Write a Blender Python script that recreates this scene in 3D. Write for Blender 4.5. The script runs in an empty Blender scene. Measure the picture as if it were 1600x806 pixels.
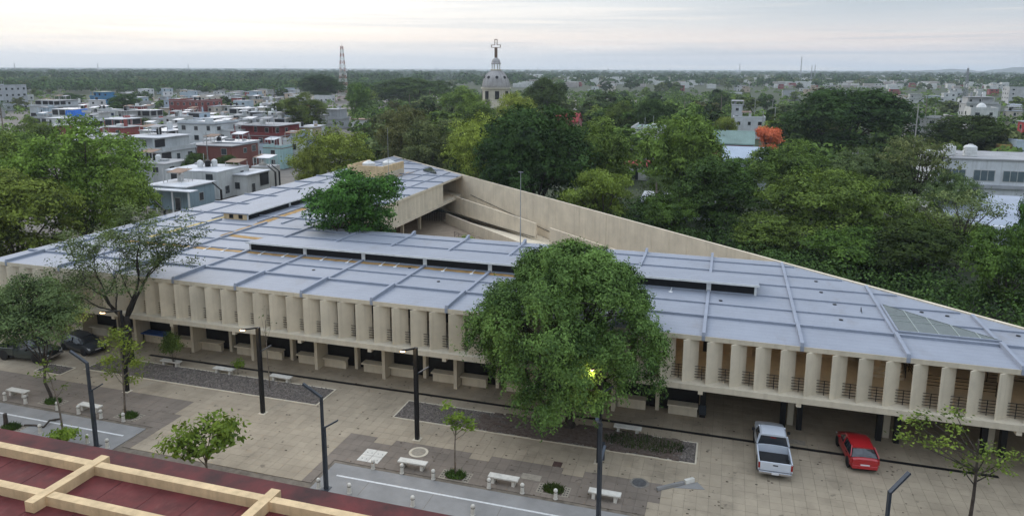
import bpy, math, random
import numpy as np
from mathutils import Matrix, Vector
rad = math.radians
S = bpy.context.scene
COL = S.collection

# ------------------------------------------------------------------ camera
# World axes follow the concrete building: +X along its street front, +Y away from the street, metres.
FPX, CX, CY, HC = 1125.0, 800.0, 310.0, 24.0
PITCH = math.atan((CY - 107.0) / FPX)
YAW = math.atan(345.0 / FPX * math.cos(PITCH))
ROLL = math.atan(0.004)
_f = np.array([-math.sin(YAW) * math.cos(PITCH), math.cos(YAW) * math.cos(PITCH), -math.sin(PITCH)])
_r = np.array([math.cos(YAW), math.sin(YAW), 0.0])
_u = np.cross(_r, _f)
RR = math.cos(ROLL) * _r + math.sin(ROLL) * _u
UU = -math.sin(ROLL) * _r + math.cos(ROLL) * _u
FF = _f
cam_d = bpy.data.cameras.new('camera')
cam_d.sensor_width = 36.0
cam_d.lens = FPX / 1600 * 36
cam_d.shift_y = -(403.0 - CY) / 1600
cam_d.clip_start = 0.5
cam_d.clip_end = 40000
cam = bpy.data.objects.new('camera', cam_d)
COL.objects.link(cam)
cam.matrix_world = Matrix(((RR[0], UU[0], -FF[0], 0), (RR[1], UU[1], -FF[1], 0), (RR[2], UU[2], -FF[2], HC), (0, 0, 0, 1)))
S.camera = cam

# ------------------------------------------------------------------ world, sun, exposure
SUN_AZ, SUN_EL = rad(-47), rad(28)
SUN_DIR = (math.sin(SUN_AZ) * math.cos(SUN_EL), math.cos(SUN_AZ) * math.cos(SUN_EL), math.sin(SUN_EL))
W = bpy.data.worlds.new('World')
S.world = W
W.use_nodes = True
wn = W.node_tree.nodes
wl = W.node_tree.links
wn.clear()
def wnode(t, **k):
    n = wn.new(t)
    for a, b in k.items():
        setattr(n, a, b)
    return n
def wmath(op, a, b=None, clamp=False):
    n = wnode('ShaderNodeMath', operation=op, use_clamp=clamp)
    for i, v in enumerate((a, b)):
        if v is None: continue
        if isinstance(v, (int, float)): n.inputs[i].default_value = v
        else: wl.new(v, n.inputs[i])
    return n.outputs[0]
def wmix(fac, a, b):
    n = wnode('ShaderNodeMix', data_type='RGBA')
    for i, v in ((0, fac), (6, a), (7, b)):
        if isinstance(v, (int, float)): n.inputs[i].default_value = v
        elif isinstance(v, tuple): n.inputs[i].default_value = (*v, 1)
        else: wl.new(v, n.inputs[i])
    return n.outputs[2]
def wramp(fac, stops):
    n = wnode('ShaderNodeValToRGB')
    e = n.color_ramp.elements
    while len(e) < len(stops): e.new(0.5)
    for el, (p, c) in zip(e, stops):
        el.position = p; el.color = (*c, 1)
    wl.new(fac, n.inputs[0])
    return n.outputs[0]
sky = wnode('ShaderNodeTexSky', sky_type='NISHITA')
sky.sun_disc = False
sky.sun_elevation = SUN_EL
sky.sun_rotation = SUN_AZ % (2 * math.pi)
sky.air_density = 1.0; sky.dust_density = 2.0; sky.ozone_density = 1.0
tc = wnode('ShaderNodeTexCoord')
sep = wnode('ShaderNodeSeparateXYZ'); wl.new(tc.outputs['Generated'], sep.inputs[0])
elev = sep.outputs[2]
dot = wnode('ShaderNodeVectorMath', operation='DOT_PRODUCT')
wl.new(tc.outputs['Generated'], dot.inputs[0]); dot.inputs[1].default_value = SUN_DIR
# thin overcast: colour by height above the horizon, brighter towards the hidden sun
K = 10.0
away = wramp(wmath('MULTIPLY', elev, 1.0, True), [(0.0, (.50, .57, .66)), (0.014, (.64, .64, .68)), (0.034, (.82, .70, .65)), (0.058, (.58, .60, .63)), (0.1, (.38, .46, .53)), (0.34, (.58, .68, .79)), (0.6, (.98, 1.12, 1.32)), (1.0, (1.25, 1.43, 1.72))])
near = wramp(wmath('MULTIPLY', elev, 1.0, True), [(0.0, (.66, .71, .76)), (0.018, (.75, .77, .79)), (0.04, (.98, .89, .81)), (0.10, (1.04, 1.02, .99)), (0.4, (1.05, 1.08, 1.12)), (0.6, (1.05, 1.17, 1.35)), (1.0, (1.25, 1.43, 1.72))])
mr = wnode('ShaderNodeMapRange'); mr.interpolation_type = 'SMOOTHSTEP'
wl.new(dot.outputs['Value'], mr.inputs[0]); mr.inputs[1].default_value = 0.50; mr.inputs[2].default_value = 1.0
cloud = wmix(mr.outputs[0], away, near)
# long flat cloud streaks
mp = wnode('ShaderNodeMapping'); mp.inputs['Scale'].default_value = (1.5, 1.5, 55.0); mp.inputs['Rotation'].default_value = (0.02, -0.03, 0)
wl.new(tc.outputs['Generated'], mp.inputs[0])
nz = wnode('ShaderNodeTexNoise'); nz.inputs['Scale'].default_value = 1.5; nz.inputs['Detail'].default_value = 6; nz.inputs['Roughness'].default_value = 0.55; nz.inputs['Distortion'].default_value = 0.6
wl.new(mp.outputs[0], nz.inputs[0])
st = wnode('ShaderNodeMapRange'); st.interpolation_type = 'SMOOTHSTEP'
wl.new(nz.outputs[0], st.inputs[0]); st.inputs[1].default_value = 0.44; st.inputs[2].default_value = 0.62
mp2 = wnode('ShaderNodeMapping'); mp2.inputs['Scale'].default_value = (2.0, 2.0, 80.0); mp2.inputs['Location'].default_value = (3.1, 1.7, 0.4)
wl.new(tc.outputs['Generated'], mp2.inputs[0])
nz2 = wnode('ShaderNodeTexNoise'); nz2.inputs['Scale'].default_value = 1.3; nz2.inputs['Detail'].default_value = 5
wl.new(mp2.outputs[0], nz2.inputs[0])
st2 = wnode('ShaderNodeMapRange'); st2.interpolation_type = 'SMOOTHSTEP'
wl.new(nz2.outputs[0], st2.inputs[0]); st2.inputs[1].default_value = 0.52; st2.inputs[2].default_value = 0.68
grey = wmix(wmath('MULTIPLY', st.outputs[0], 0.55), cloud, wmix(mr.outputs[0], (.41, .48, .55), (.69, .71, .73)))
grey = wmix(wmath('MULTIPLY', st2.outputs[0], 0.6), grey, wmix(mr.outputs[0], (.76, .72, .69), (1.05, 1.0, .95)))
scaled = wnode('ShaderNodeVectorMath', operation='SCALE'); wl.new(grey, scaled.inputs[0]); scaled.inputs['Scale'].default_value = K
full = wmix(0.90, sky.outputs[0], scaled.outputs[0])
bg = wnode('ShaderNodeBackground'); wl.new(full, bg.inputs[0]); bg.inputs[1].default_value = 0.1
out = wnode('ShaderNodeOutputWorld'); wl.new(bg.outputs[0], out.inputs[0])

sun_d = bpy.data.lights.new('sun', 'SUN'); sun_d.energy = 0.9; sun_d.angle = rad(35); sun_d.color = (1, .93, .84)
sun = bpy.data.objects.new('sun', sun_d); COL.objects.link(sun)
sun.rotation_euler = Vector(SUN_DIR).to_track_quat('Z', 'Y').to_euler()
vs = S.view_settings
vs.view_transform = 'Standard'; vs.look = 'None'; vs.exposure = 0.28; vs.gamma = 1.0; vs.use_curve_mapping = False
cy = S.cycles
cy.use_denoising = True
cy.max_bounces = 6; cy.diffuse_bounces = 3; cy.glossy_bounces = 3; cy.transmission_bounces = 4; cy.transparent_max_bounces = 6; cy.volume_bounces = 1
cy.use_adaptive_sampling = True; cy.adaptive_threshold = 0.015
cy.caustics_reflective = False; cy.caustics_refractive = False

# ------------------------------------------------------------------ where a thing stands
def G(px, py, h=0.0):
    d = FF + RR * (px - CX) / FPX - UU * (py - CY) / FPX
    t = (h - HC) / d[2]
    return Vector((t * d[0], t * d[1], h))
def T(px, z):
    a = np.array([0, 0, HC]) + z * (FF + RR * (px - CX) / FPX)
    p = a - UU * (a[2] / UU[2])
    return Vector((p[0], p[1], 0))
def depth(p): return float((np.array(p) - np.array([0, 0, HC])) @ FF)
def top_h(base, py):
    lo, hi = -2.0, 400.0
    for _ in range(40):
        m = (lo + hi) / 2
        d = np.array([base[0], base[1], m - HC])
        y = CY - FPX * (d @ UU) / (d @ FF)
        if y > py: lo = m
        else: hi = m
    return m
def pix(p):
    d = np.array(p) - np.array([0, 0, HC]); z = d @ FF
    return CX + FPX * (d @ RR) / z, CY - FPX * (d @ UU) / z

# ------------------------------------------------------------------ materials
MATS = {}
def mat(name, col, rough=0.8, var=0.12, scale=1.5, bump=0.0, metal=0.0, col2=None, obj_var=0.0, streak=0.0, spec=0.3, coat=0.0, emit=None):
    if name in MATS: return MATS[name]
    m = bpy.data.materials.new(name); m.use_nodes = True
    nt = m.node_tree; b = nt.nodes['Principled BSDF']; L = nt.links
    b.inputs['Roughness'].default_value = rough; b.inputs['Metallic'].default_value = metal
    b.inputs['Specular IOR Level'].default_value = spec
    if coat: b.inputs['Coat Weight'].default_value = coat; b.inputs['Coat Roughness'].default_value = 0.08
    if emit: b.inputs['Emission Color'].default_value = (*emit[0], 1); b.inputs['Emission Strength'].default_value = emit[1]
    geo = nt.nodes.new('ShaderNodeNewGeometry')
    n1 = nt.nodes.new('ShaderNodeTexNoise'); n1.inputs['Scale'].default_value = scale; n1.inputs['Detail'].default_value = 7; n1.inputs['Roughness'].default_value = 0.62
    L.new(geo.outputs['Position'], n1.inputs['Vector'])
    mr = nt.nodes.new('ShaderNodeMapRange'); mr.inputs[1].default_value = 0.3; mr.inputs[2].default_value = 0.7
    L.new(n1.outputs[0], mr.inputs[0])
    mx = nt.nodes.new('ShaderNodeMix'); mx.data_type = 'RGBA'
    c2 = col2 or tuple(c * (1 - 2 * var) for c in col)
    c1 = col if col2 else tuple(min(1, c * (1 + var)) for c in col)
    mx.inputs[6].default_value = (*c1, 1); mx.inputs[7].default_value = (*c2, 1)
    L.new(mr.outputs[0], mx.inputs[0])
    src = mx.outputs[2]
    if streak:
        mpn = nt.nodes.new('ShaderNodeMapping'); mpn.inputs['Scale'].default_value = (2.2, 2.2, 0.12); L.new(geo.outputs['Position'], mpn.inputs[0])
        n2 = nt.nodes.new('ShaderNodeTexNoise'); n2.inputs['Scale'].default_value = 1.4; n2.inputs['Detail'].default_value = 5; L.new(mpn.outputs[0], n2.inputs['Vector'])
        m2 = nt.nodes.new('ShaderNodeMapRange'); m2.inputs[1].default_value = 0.5; m2.inputs[2].default_value = 0.75; m2.inputs[4].default_value = streak; L.new(n2.outputs[0], m2.inputs[0])
        mx2 = nt.nodes.new('ShaderNodeMix'); mx2.data_type = 'RGBA'; L.new(m2.outputs[0], mx2.inputs[0]); L.new(src, mx2.inputs[6])
        mx2.inputs[7].default_value = (col[0] * .45, col[1] * .43, col[2] * .4, 1); src = mx2.outputs[2]
    if obj_var:
        oi = nt.nodes.new('ShaderNodeObjectInfo'); hs = nt.nodes.new('ShaderNodeHueSaturation')
        m3 = nt.nodes.new('ShaderNodeMapRange'); m3.inputs[3].default_value = 1 - obj_var; m3.inputs[4].default_value = 1 + obj_var; L.new(oi.outputs['Random'], m3.inputs[0])
        L.new(m3.outputs[0], hs.inputs['Value']); L.new(src, hs.inputs['Color']); src = hs.outputs[0]
    L.new(src, b.inputs['Base Color'])
    if bump:
        bp = nt.nodes.new('ShaderNodeBump'); bp.inputs['Strength'].default_value = bump; bp.inputs['Distance'].default_value = 0.03
        n4 = nt.nodes.new('ShaderNodeTexNoise'); n4.inputs['Scale'].default_value = scale * 9; n4.inputs['Detail'].default_value = 4; L.new(geo.outputs['Position'], n4.inputs['Vector'])
        L.new(n4.outputs[0], bp.inputs['Height']); L.new(bp.outputs[0], b.inputs['Normal'])
    MATS[name] = m
    return m
def leaf_mat(name, dark, light, trans=0.3, hue=0.02):
    if name in MATS: return MATS[name]
    m = bpy.data.materials.new(name); m.use_nodes = True
    nt = m.node_tree; L = nt.links; nt.nodes.clear()
    geo = nt.nodes.new('ShaderNodeNewGeometry'); oi = nt.nodes.new('ShaderNodeObjectInfo')
    rp = nt.nodes.new('ShaderNodeValToRGB'); e = rp.color_ramp.elements
    e[0].color = (*dark, 1); e[1].color = (*light, 1)
    tcn = nt.nodes.new('ShaderNodeTexCoord')
    nz = nt.nodes.new('ShaderNodeTexNoise'); nz.inputs['Scale'].default_value = 0.45; nz.inputs['Detail'].default_value = 3
    L.new(tcn.outputs['Object'], nz.inputs['Vector'])
    ad = nt.nodes.new('ShaderNodeMath'); ad.operation = 'MULTIPLY_ADD'; L.new(geo.outputs['Random Per Island'], ad.inputs[0]); ad.inputs[1].default_value = 0.5
    m1 = nt.nodes.new('ShaderNodeMapRange'); m1.inputs[1].default_value = 0.32; m1.inputs[2].default_value = 0.68; m1.inputs[3].default_value = -0.1; m1.inputs[4].default_value = 0.6
    L.new(nz.outputs[0], m1.inputs[0]); L.new(m1.outputs[0], ad.inputs[2]); L.new(ad.outputs[0], rp.inputs[0])
    hs = nt.nodes.new('ShaderNodeHueSaturation'); hs.inputs['Saturation'].default_value = 1.0; L.new(rp.outputs[0], hs.inputs['Color'])
    m2 = nt.nodes.new('ShaderNodeMapRange'); m2.inputs[3].default_value = 0.5 - hue; m2.inputs[4].default_value = 0.5 + hue; L.new(oi.outputs['Random'], m2.inputs[0]); L.new(m2.outputs[0], hs.inputs['Hue'])
    m3 = nt.nodes.new('ShaderNodeMapRange'); m3.inputs[3].default_value = 0.75; m3.inputs[4].default_value = 1.25
    mm = nt.nodes.new('ShaderNodeMath'); mm.operation = 'FRACT'; m5 = nt.nodes.new('ShaderNodeMath'); m5.operation = 'MULTIPLY'; m5.inputs[1].default_value = 7.31
    L.new(oi.outputs['Random'], m5.inputs[0]); L.new(m5.outputs[0], mm.inputs[0]); L.new(mm.outputs[0], m3.inputs[0]); L.new(m3.outputs[0], hs.inputs['Value'])
    d = nt.nodes.new('ShaderNodeBsdfDiffuse'); t = nt.nodes.new('ShaderNodeBsdfTranslucent'); g = nt.nodes.new('ShaderNodeBsdfGlossy'); g.inputs['Roughness'].default_value = 0.45
    L.new(hs.outputs[0], d.inputs[0]); L.new(hs.outputs[0], t.inputs[0]); g.inputs[0].default_value = (.6, .65, .7, 1)
    a = nt.nodes.new('ShaderNodeMixShader'); a.inputs[0].default_value = trans * .5; L.new(d.outputs[0], a.inputs[1]); L.new(t.outputs[0], a.inputs[2])
    b2 = nt.nodes.new('ShaderNodeMixShader'); b2.inputs[0].default_value = 0.012; L.new(a.outputs[0], b2.inputs[1]); L.new(g.outputs[0], b2.inputs[2])
    o = nt.nodes.new('ShaderNodeOutputMaterial'); L.new(b2.outputs[0], o.inputs[0])
    MATS[name] = m
    return m

CONC = mat('cream_concrete', (.645, .57, .44), .85, .06, .9, .25, streak=.28, obj_var=.07)
CONC_W = mat('cream_concrete_wall', (.75, .65, .50), .85, .08, .5, .2, streak=.22)
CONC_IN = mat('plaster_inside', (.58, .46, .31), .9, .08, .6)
CREAM = mat('cream_paint', (.68, .50, .285), .8, .12, 1.2, .15, streak=.35)
BLACK = mat('black_metal', (.012, .012, .013), .5, .2, 3)
DARK = mat('dark_opening', (.02, .02, .022), .6, .2, 2)
LOUVRE = mat('black_mesh', (.008, .009, .011), .7, .2, 6)
STEEL = mat('blue_grey_steel', (.055, .065, .08), .45, .15, 2, metal=.3)
ROOFM = mat('pale_blue_roof_paint', (.275, .297, .345), .62, .05, .35, .12, streak=0)
def weather(m, dirt, sc, lo, hi, amt):
    nt = m.node_tree; L = nt.links; b = nt.nodes['Principled BSDF']; src = b.inputs['Base Color'].links[0].from_socket
    geo = nt.nodes.new('ShaderNodeNewGeometry'); mp_ = nt.nodes.new('ShaderNodeMapping'); mp_.inputs['Scale'].default_value = (1, .45, 1); L.new(geo.outputs['Position'], mp_.inputs[0])
    n = nt.nodes.new('ShaderNodeTexNoise'); n.inputs['Scale'].default_value = sc; n.inputs['Detail'].default_value = 9; n.inputs['Roughness'].default_value = .68; L.new(mp_.outputs[0], n.inputs['Vector'])
    r_ = nt.nodes.new('ShaderNodeMapRange'); r_.inputs[1].default_value = lo; r_.inputs[2].default_value = hi; r_.inputs[4].default_value = amt; L.new(n.outputs[0], r_.inputs[0])
    x = nt.nodes.new('ShaderNodeMix'); x.data_type = 'RGBA'; L.new(r_.outputs[0], x.inputs[0]); L.new(src, x.inputs[6]); x.inputs[7].default_value = (*dirt, 1); L.new(x.outputs[2], b.inputs['Base Color'])
    return m
weather(ROOFM, (.19, .17, .15), .5, .56, .84, .7); weather(ROOFM, (.31, .335, .39), 1.3, .5, .7, .35)
def seams(m, step, amt):
    nt = m.node_tree; L = nt.links; b = nt.nodes['Principled BSDF']; src = b.inputs['Base Color'].links[0].from_socket
    geo = nt.nodes.new('ShaderNodeNewGeometry'); sp_ = nt.nodes.new('ShaderNodeSeparateXYZ'); L.new(geo.outputs['Position'], sp_.inputs[0])
    def M(op, a, b_):
        n = nt.nodes.new('ShaderNodeMath'); n.operation = op; L.new(a, n.inputs[0]); n.inputs[1].default_value = b_; return n.outputs[0]
    c = M('LESS_THAN', M('FRACT', M('DIVIDE', sp_.outputs[1], step), 0), .07)
    hs = nt.nodes.new('ShaderNodeHueSaturation'); L.new(src, hs.inputs['Color']); v = nt.nodes.new('ShaderNodeMapRange'); v.inputs[3].default_value = 1; v.inputs[4].default_value = 1 - amt; L.new(c, v.inputs[0]); L.new(v.outputs[0], hs.inputs['Value']); L.new(hs.outputs[0], b.inputs['Base Color'])
seams(ROOFM, .62, .16)
ROOFB = mat('pale_roof_beam_paint', (.285, .312, .37), .7, .06, .8, .1, streak=.15)
RUST = mat('ochre_waterproofing', (.42, .25, .085), .85, .22, 1.6)
RUSTY = mat('yellow_waterproofing', (.50, .38, .13), .85, .2, 1.6)
REDR = mat('red_roof_paint', (.135, .028, .027), .8, .2, .9, .2)
weather(REDR, (.05, .03, .03), .7, .5, .75, .7); weather(REDR, (.20, .08, .07), 2.2, .56, .72, .4)
REDR2 = mat('stained_red_roof_paint', (.15, .032, .032), .85, .1, .55, .2, col2=(.028, .018, .018))
PAVE_A = None
SOILM = mat('grey_gravel', (.15, .128, .11), .95, .35, 9, .8)
SOILB = mat('brown_soil', (.085, .055, .04), .95, .35, 5, .8, col2=(.16, .13, .11))
GRASS = mat('grass_blades', (.05, .09, .025), .9, .3, 4)
ROADC = mat('grey_road_concrete', (.27, .262, .25), .85, .10, .7, .15)
WLINE = mat('white_line_paint', (.68, .68, .66), .7, .12, 5)
WHITE = mat('white_paint', (.72, .72, .70), .7, .08, 1.5, streak=.2)
BENCH = mat('white_concrete', (.66, .63, .56), .8, .1, 2.5, streak=.15)
GLASSM = mat('window_glass', (.03, .035, .04), .08, .1, 1, spec=.7)
BARK = mat('bark', (.075, .06, .048), .9, .3, 4, .5)
BARKL = mat('pale_bark', (.20, .165, .13), .9, .25, 4, .4)
TYRE = mat('tyre_rubber', (.012, .012, .012), .8, .1, 5)
RIM = mat('rim_metal', (.45, .45, .46), .35, .1, 5, metal=.8)

# ------------------------------------------------------------------ mesh helpers
class MB:
    def __init__(s): s.v = []; s.f = []
    def box(s, x0, x1, y0, y1, z0, z1):
        n = len(s.v)
        s.v += [(x0, y0, z0), (x1, y0, z0), (x1, y1, z0), (x0, y1, z0), (x0, y0, z1), (x1, y0, z1), (x1, y1, z1), (x0, y1, z1)]
        s.f += [(n, n + 3, n + 2, n + 1), (n + 4, n + 5, n + 6, n + 7), (n, n + 1, n + 5, n + 4), (n + 1, n + 2, n + 6, n + 5), (n + 2, n + 3, n + 7, n + 6), (n + 3, n, n + 4, n + 7)]
        return s
    def prism(s, poly, z0, z1):
        n = len(s.v); k = len(poly)
        a = sum(poly[i][0] * poly[(i + 1) % k][1] - poly[(i + 1) % k][0] * poly[i][1] for i in range(k))
        if a < 0: poly = poly[::-1]
        zz0 = z0 if isinstance(z0, (list, tuple)) else [z0] * k
        zz1 = z1 if isinstance(z1, (list, tuple)) else [z1] * k
        s.v += [(p[0], p[1], zz0[i]) for i, p in enumerate(poly)] + [(p[0], p[1], zz1[i]) for i, p in enumerate(poly)]
        s.f += [tuple(range(n + k - 1, n - 1, -1)), tuple(range(n + k, n + 2 * k))]
        s.f += [(n + i, n + (i + 1) % k, n + k + (i + 1) % k, n + k + i) for i in range(k)]
        return s
    def side(s, prof, x0, x1, axis='x'):
        """profile (a, z) extruded along x (axis x: a = y) or along y (a = x)"""
        n = len(s.v); k = len(prof)
        for x in (x0, x1):
            for a, z in prof: s.v.append((x, a, z) if axis == 'x' else (a, x, z))
        s.f += [tuple(range(n, n + k)), tuple(range(n + 2 * k - 1, n + k - 1, -1))]
        s.f += [(n + (i + 1) % k, n + i, n + k + i, n + k + (i + 1) % k) for i in range(k)]
        return s
    def quad(s, *p):
        n = len(s.v); s.v += [tuple(q) for q in p]; s.f.append(tuple(range(n, n + len(p)))); return s
    def tube(s, pts, rs, n=6, cap=True):
        pts = [Vector(p) for p in pts]
        if not isinstance(rs, (list, tuple)): rs = [rs] * len(pts)
        base = len(s.v)
        for i, p in enumerate(pts):
            d = (pts[min(i + 1, len(pts) - 1)] - pts[max(i - 1, 0)]).normalized()
            a = d.orthogonal().normalized() if abs(d.z) < .99 else Vector((1, 0, 0)); 
            if abs(d.z) < .99: a = d.cross(Vector((0, 0, 1))).normalized()
            b = d.cross(a)
            for k in range(n):
                t = 2 * math.pi * k / n
                q = p + (a * math.cos(t) + b * math.sin(t)) * rs[i]; s.v.append(tuple(q))
        for i in range(len(pts) - 1):
            for k in range(n):
                s.f.append((base + i * n + k, base + i * n + (k + 1) % n, base + (i + 1) * n + (k + 1) % n, base + (i + 1) * n + k))
        if cap:
            s.f.append(tuple(base + k for k in range(n - 1, -1, -1))); s.f.append(tuple(base + (len(pts) - 1) * n + k for k in range(n)))
        return s
    def lathe(s, prof, n=12, c=(0, 0, 0)):
        base = len(s.v)
        for r, z in prof:
            for k in range(n):
                t = 2 * math.pi * k / n; s.v.append((c[0] + r * math.cos(t), c[1] + r * math.sin(t), c[2] + z))
        for i in range(len(prof) - 1):
            for k in range(n):
                s.f.append((base + i * n + k, base + i * n + (k + 1) % n, base + (i + 1) * n + (k + 1) % n, base + (i + 1) * n + k))
        s.f.append(tuple(base + (len(prof) - 1) * n + k for k in range(n))); s.f.append(tuple(base + k for k in range(n - 1, -1, -1)))
        return s
    def bar(s, p0, p1, w, h):
        p0, p1 = Vector(p0), Vector(p1); d = (p1 - p0).normalized()
        a = d.cross(Vector((0, 0, 1)));
        a = Vector((1, 0, 0)) if a.length < 1e-3 else a.normalized()
        b = a.cross(d).normalized(); n = len(s.v)
        for p in (p0, p1):
            for i, j in ((-1, -1), (1, -1), (1, 1), (-1, 1)): s.v.append(tuple(p + a * i * w / 2 + b * j * h / 2))
        s.f += [(n, n + 1, n + 2, n + 3), (n + 7, n + 6, n + 5, n + 4)] + [(n + i, n + 4 + i, n + 4 + (i + 1) % 4, n + (i + 1) % 4) for i in range(4)]
        return s
    def mesh(s, name, m, smooth=False):
        me = bpy.data.meshes.new(name); me.from_pydata(s.v, [], s.f)
        me.materials.append(m)
        if smooth: me.polygons.foreach_set('use_smooth', [True] * len(me.polygons))
        me.update()
        return me
    def build(s, name, m, parent=None, smooth=False, world=False, loc=None, bevel=0):
        return link(name, s.mesh(name, m, smooth), parent, world, loc, bevel)
def wloc(o):
    t = Vector(o.location)
    return t if o.parent is None else t + o.matrix_parent_inverse.translation + wloc(o.parent)
def link(name, me, parent=None, world=False, loc=None, bevel=0):
    o = bpy.data.objects.new(name, me); COL.objects.link(o)
    if loc is not None: o.location = loc
    if parent is not None:
        o.parent = parent
        if world:
            o.matrix_parent_inverse = Matrix.Translation(-wloc(parent))
    if bevel:
        b = o.modifiers.new('bevel', 'BEVEL'); b.width = bevel; b.segments = 2; b.limit_method = 'ANGLE'
    return o
def np_mesh(name, verts, quads, m):
    me = bpy.data.meshes.new(name)
    nv, nf = len(verts), len(quads)
    me.vertices.add(nv); me.vertices.foreach_set('co', np.asarray(verts, dtype=np.float32).ravel())
    me.loops.add(nf * 4); me.polygons.add(nf)
    me.polygons.foreach_set('loop_start', np.arange(0, nf * 4, 4, dtype=np.int32))
    me.loops.foreach_set('vertex_index', np.asarray(quads, dtype=np.int32).ravel())
    me.materials.append(m)
    me.update(calc_edges=True)
    return me
def tag(o, label=None, cat=None, group=None, kind=None):
    if label: o['label'] = label
    if cat: o['category'] = cat
    if group: o['group'] = group
    if kind: o['kind'] = kind
    return o
def thing(name, label, cat, loc=(0, 0, 0), rz=0.0, group=None):
    o = bpy.data.objects.new(name, None); COL.objects.link(o); o.empty_display_size = .3
    o.location = loc; o.rotation_euler = (0, 0, rz)
    return tag(o, label, cat, group)
def copy_tree(o, parent=None):
    c = o.copy(); COL.objects.link(c)
    if parent is not None: c.parent = parent
    for ch in list(o.children): copy_tree(ch, c)
    return c

# ================================================================== GROUND
rng = np.random.default_rng(7)
random.seed(5)
GROUNDM = mat('dusty_green_ground', (.06, .07, .035), .95, .3, .03, .3, col2=(.035, .05, .022))
g = MB().quad((-14000, -300, -.14), (14000, -300, -.14), (14000, 16000, -.14), (-14000, 16000, -.14)).build('ground', GROUNDM)
tag(g, kind='structure')
EARTH = mat('bare_grey_earth', (.20, .18, .155), .95, .2, .25, .3)
o = MB().quad((-420, 40, -.12), (-63.5, 40, -.12), (-63.5, 620, -.12), (-420, 620, -.12)).build('town_ground', EARTH); tag(o, kind='structure')
ASPH = mat('asphalt', (.06, .06, .062), .9, .15, 1.2, .2)
o = MB().quad((-140, -10, -.10), (70, -10, -.10), (70, 33.2, -.10), (-140, 33.2, -.10)).build('street', ASPH); tag(o, kind='structure')

# --- paving
PS = 0.66
def paver_mat(name, col, amp):
    m = mat(name, col, .85, .10, .45, .1)
    nt = m.node_tree; L = nt.links; b = nt.nodes['Principled BSDF']
    src = b.inputs['Base Color'].links[0].from_socket
    geo = nt.nodes.new('ShaderNodeNewGeometry')
    d = nt.nodes.new('ShaderNodeVectorMath'); d.operation = 'DIVIDE'; d.inputs[1].default_value = (PS, PS, 1000)
    fl = nt.nodes.new('ShaderNodeVectorMath'); fl.operation = 'FLOOR'
    wn_ = nt.nodes.new('ShaderNodeTexWhiteNoise'); wn_.noise_dimensions = '2D'
    L.new(geo.outputs['Position'], d.inputs[0]); L.new(d.outputs[0], fl.inputs[0]); L.new(fl.outputs[0], wn_.inputs['Vector'])
    mr = nt.nodes.new('ShaderNodeMapRange'); mr.inputs[3].default_value = 1 - amp; mr.inputs[4].default_value = 1 + amp; L.new(wn_.outputs['Value'], mr.inputs[0])
    # old wet and dirty blotches
    nz = nt.nodes.new('ShaderNodeTexNoise'); nz.inputs['Scale'].default_value = .33; nz.inputs['Detail'].default_value = 8; nz.inputs['Roughness'].default_value = .65; L.new(geo.outputs['Position'], nz.inputs['Vector'])
    m2 = nt.nodes.new('ShaderNodeMapRange'); m2.inputs[1].default_value = .54; m2.inputs[2].default_value = .74; m2.inputs[3].default_value = 1.0; m2.inputs[4].default_value = .66; L.new(nz.outputs[0], m2.inputs[0])
    mu0 = nt.nodes.new('ShaderNodeMath'); mu0.operation = 'MULTIPLY'; L.new(mr.outputs[0], mu0.inputs[0]); L.new(m2.outputs[0], mu0.inputs[1])
    nz3 = nt.nodes.new('ShaderNodeTexNoise'); nz3.inputs['Scale'].default_value = 1.7; nz3.inputs['Detail'].default_value = 3; L.new(geo.outputs['Position'], nz3.inputs['Vector'])
    m4 = nt.nodes.new('ShaderNodeMapRange'); m4.inputs[1].default_value = .66; m4.inputs[2].default_value = .72; m4.inputs[3].default_value = 1.0; m4.inputs[4].default_value = .62; L.new(nz3.outputs[0], m4.inputs[0])
    mu = nt.nodes.new('ShaderNodeMath'); mu.operation = 'MULTIPLY'; L.new(mu0.outputs[0], mu.inputs[0]); L.new(m4.outputs[0], mu.inputs[1])
    hs = nt.nodes.new('ShaderNodeHueSaturation'); L.new(mu.outputs[0], hs.inputs['Value']); L.new(src, hs.inputs['Color']); L.new(hs.outputs[0], b.inputs['Base Color'])
    return m
PAVE_A = paver_mat('beige_paver', (.38, .315, .228), .05)
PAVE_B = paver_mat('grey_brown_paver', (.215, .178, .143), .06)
JOINT = mat('paver_joint', (.19, .16, .125), .95, .2, 2)
plaza = MB().quad((-75, 33.2, -.035), (34, 33.2, -.035), (34, 67, -.035), (-75, 67, -.035)).build('plaza', JOINT); tag(plaza, kind='structure')
PLANTERS = [(-48.8, -27.45, 42.35, 45.1), (-21.45, -.85, 42.35, 45.1), (-52.3, -49.6, 40.9, 42.4)]
ROADS = [(-75, -36.6, 33.3, 36.0), (-22.2, -3.6, 33.3, 36.0)]
def inside(x, y, r, m=0): return r[0] + m < x < r[1] - m and r[2] + m < y < r[3] - m
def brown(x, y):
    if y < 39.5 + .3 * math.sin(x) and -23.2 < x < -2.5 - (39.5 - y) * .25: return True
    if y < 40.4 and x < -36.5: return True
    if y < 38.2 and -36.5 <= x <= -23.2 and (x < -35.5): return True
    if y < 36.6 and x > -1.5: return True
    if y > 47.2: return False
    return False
cells = []
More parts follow.
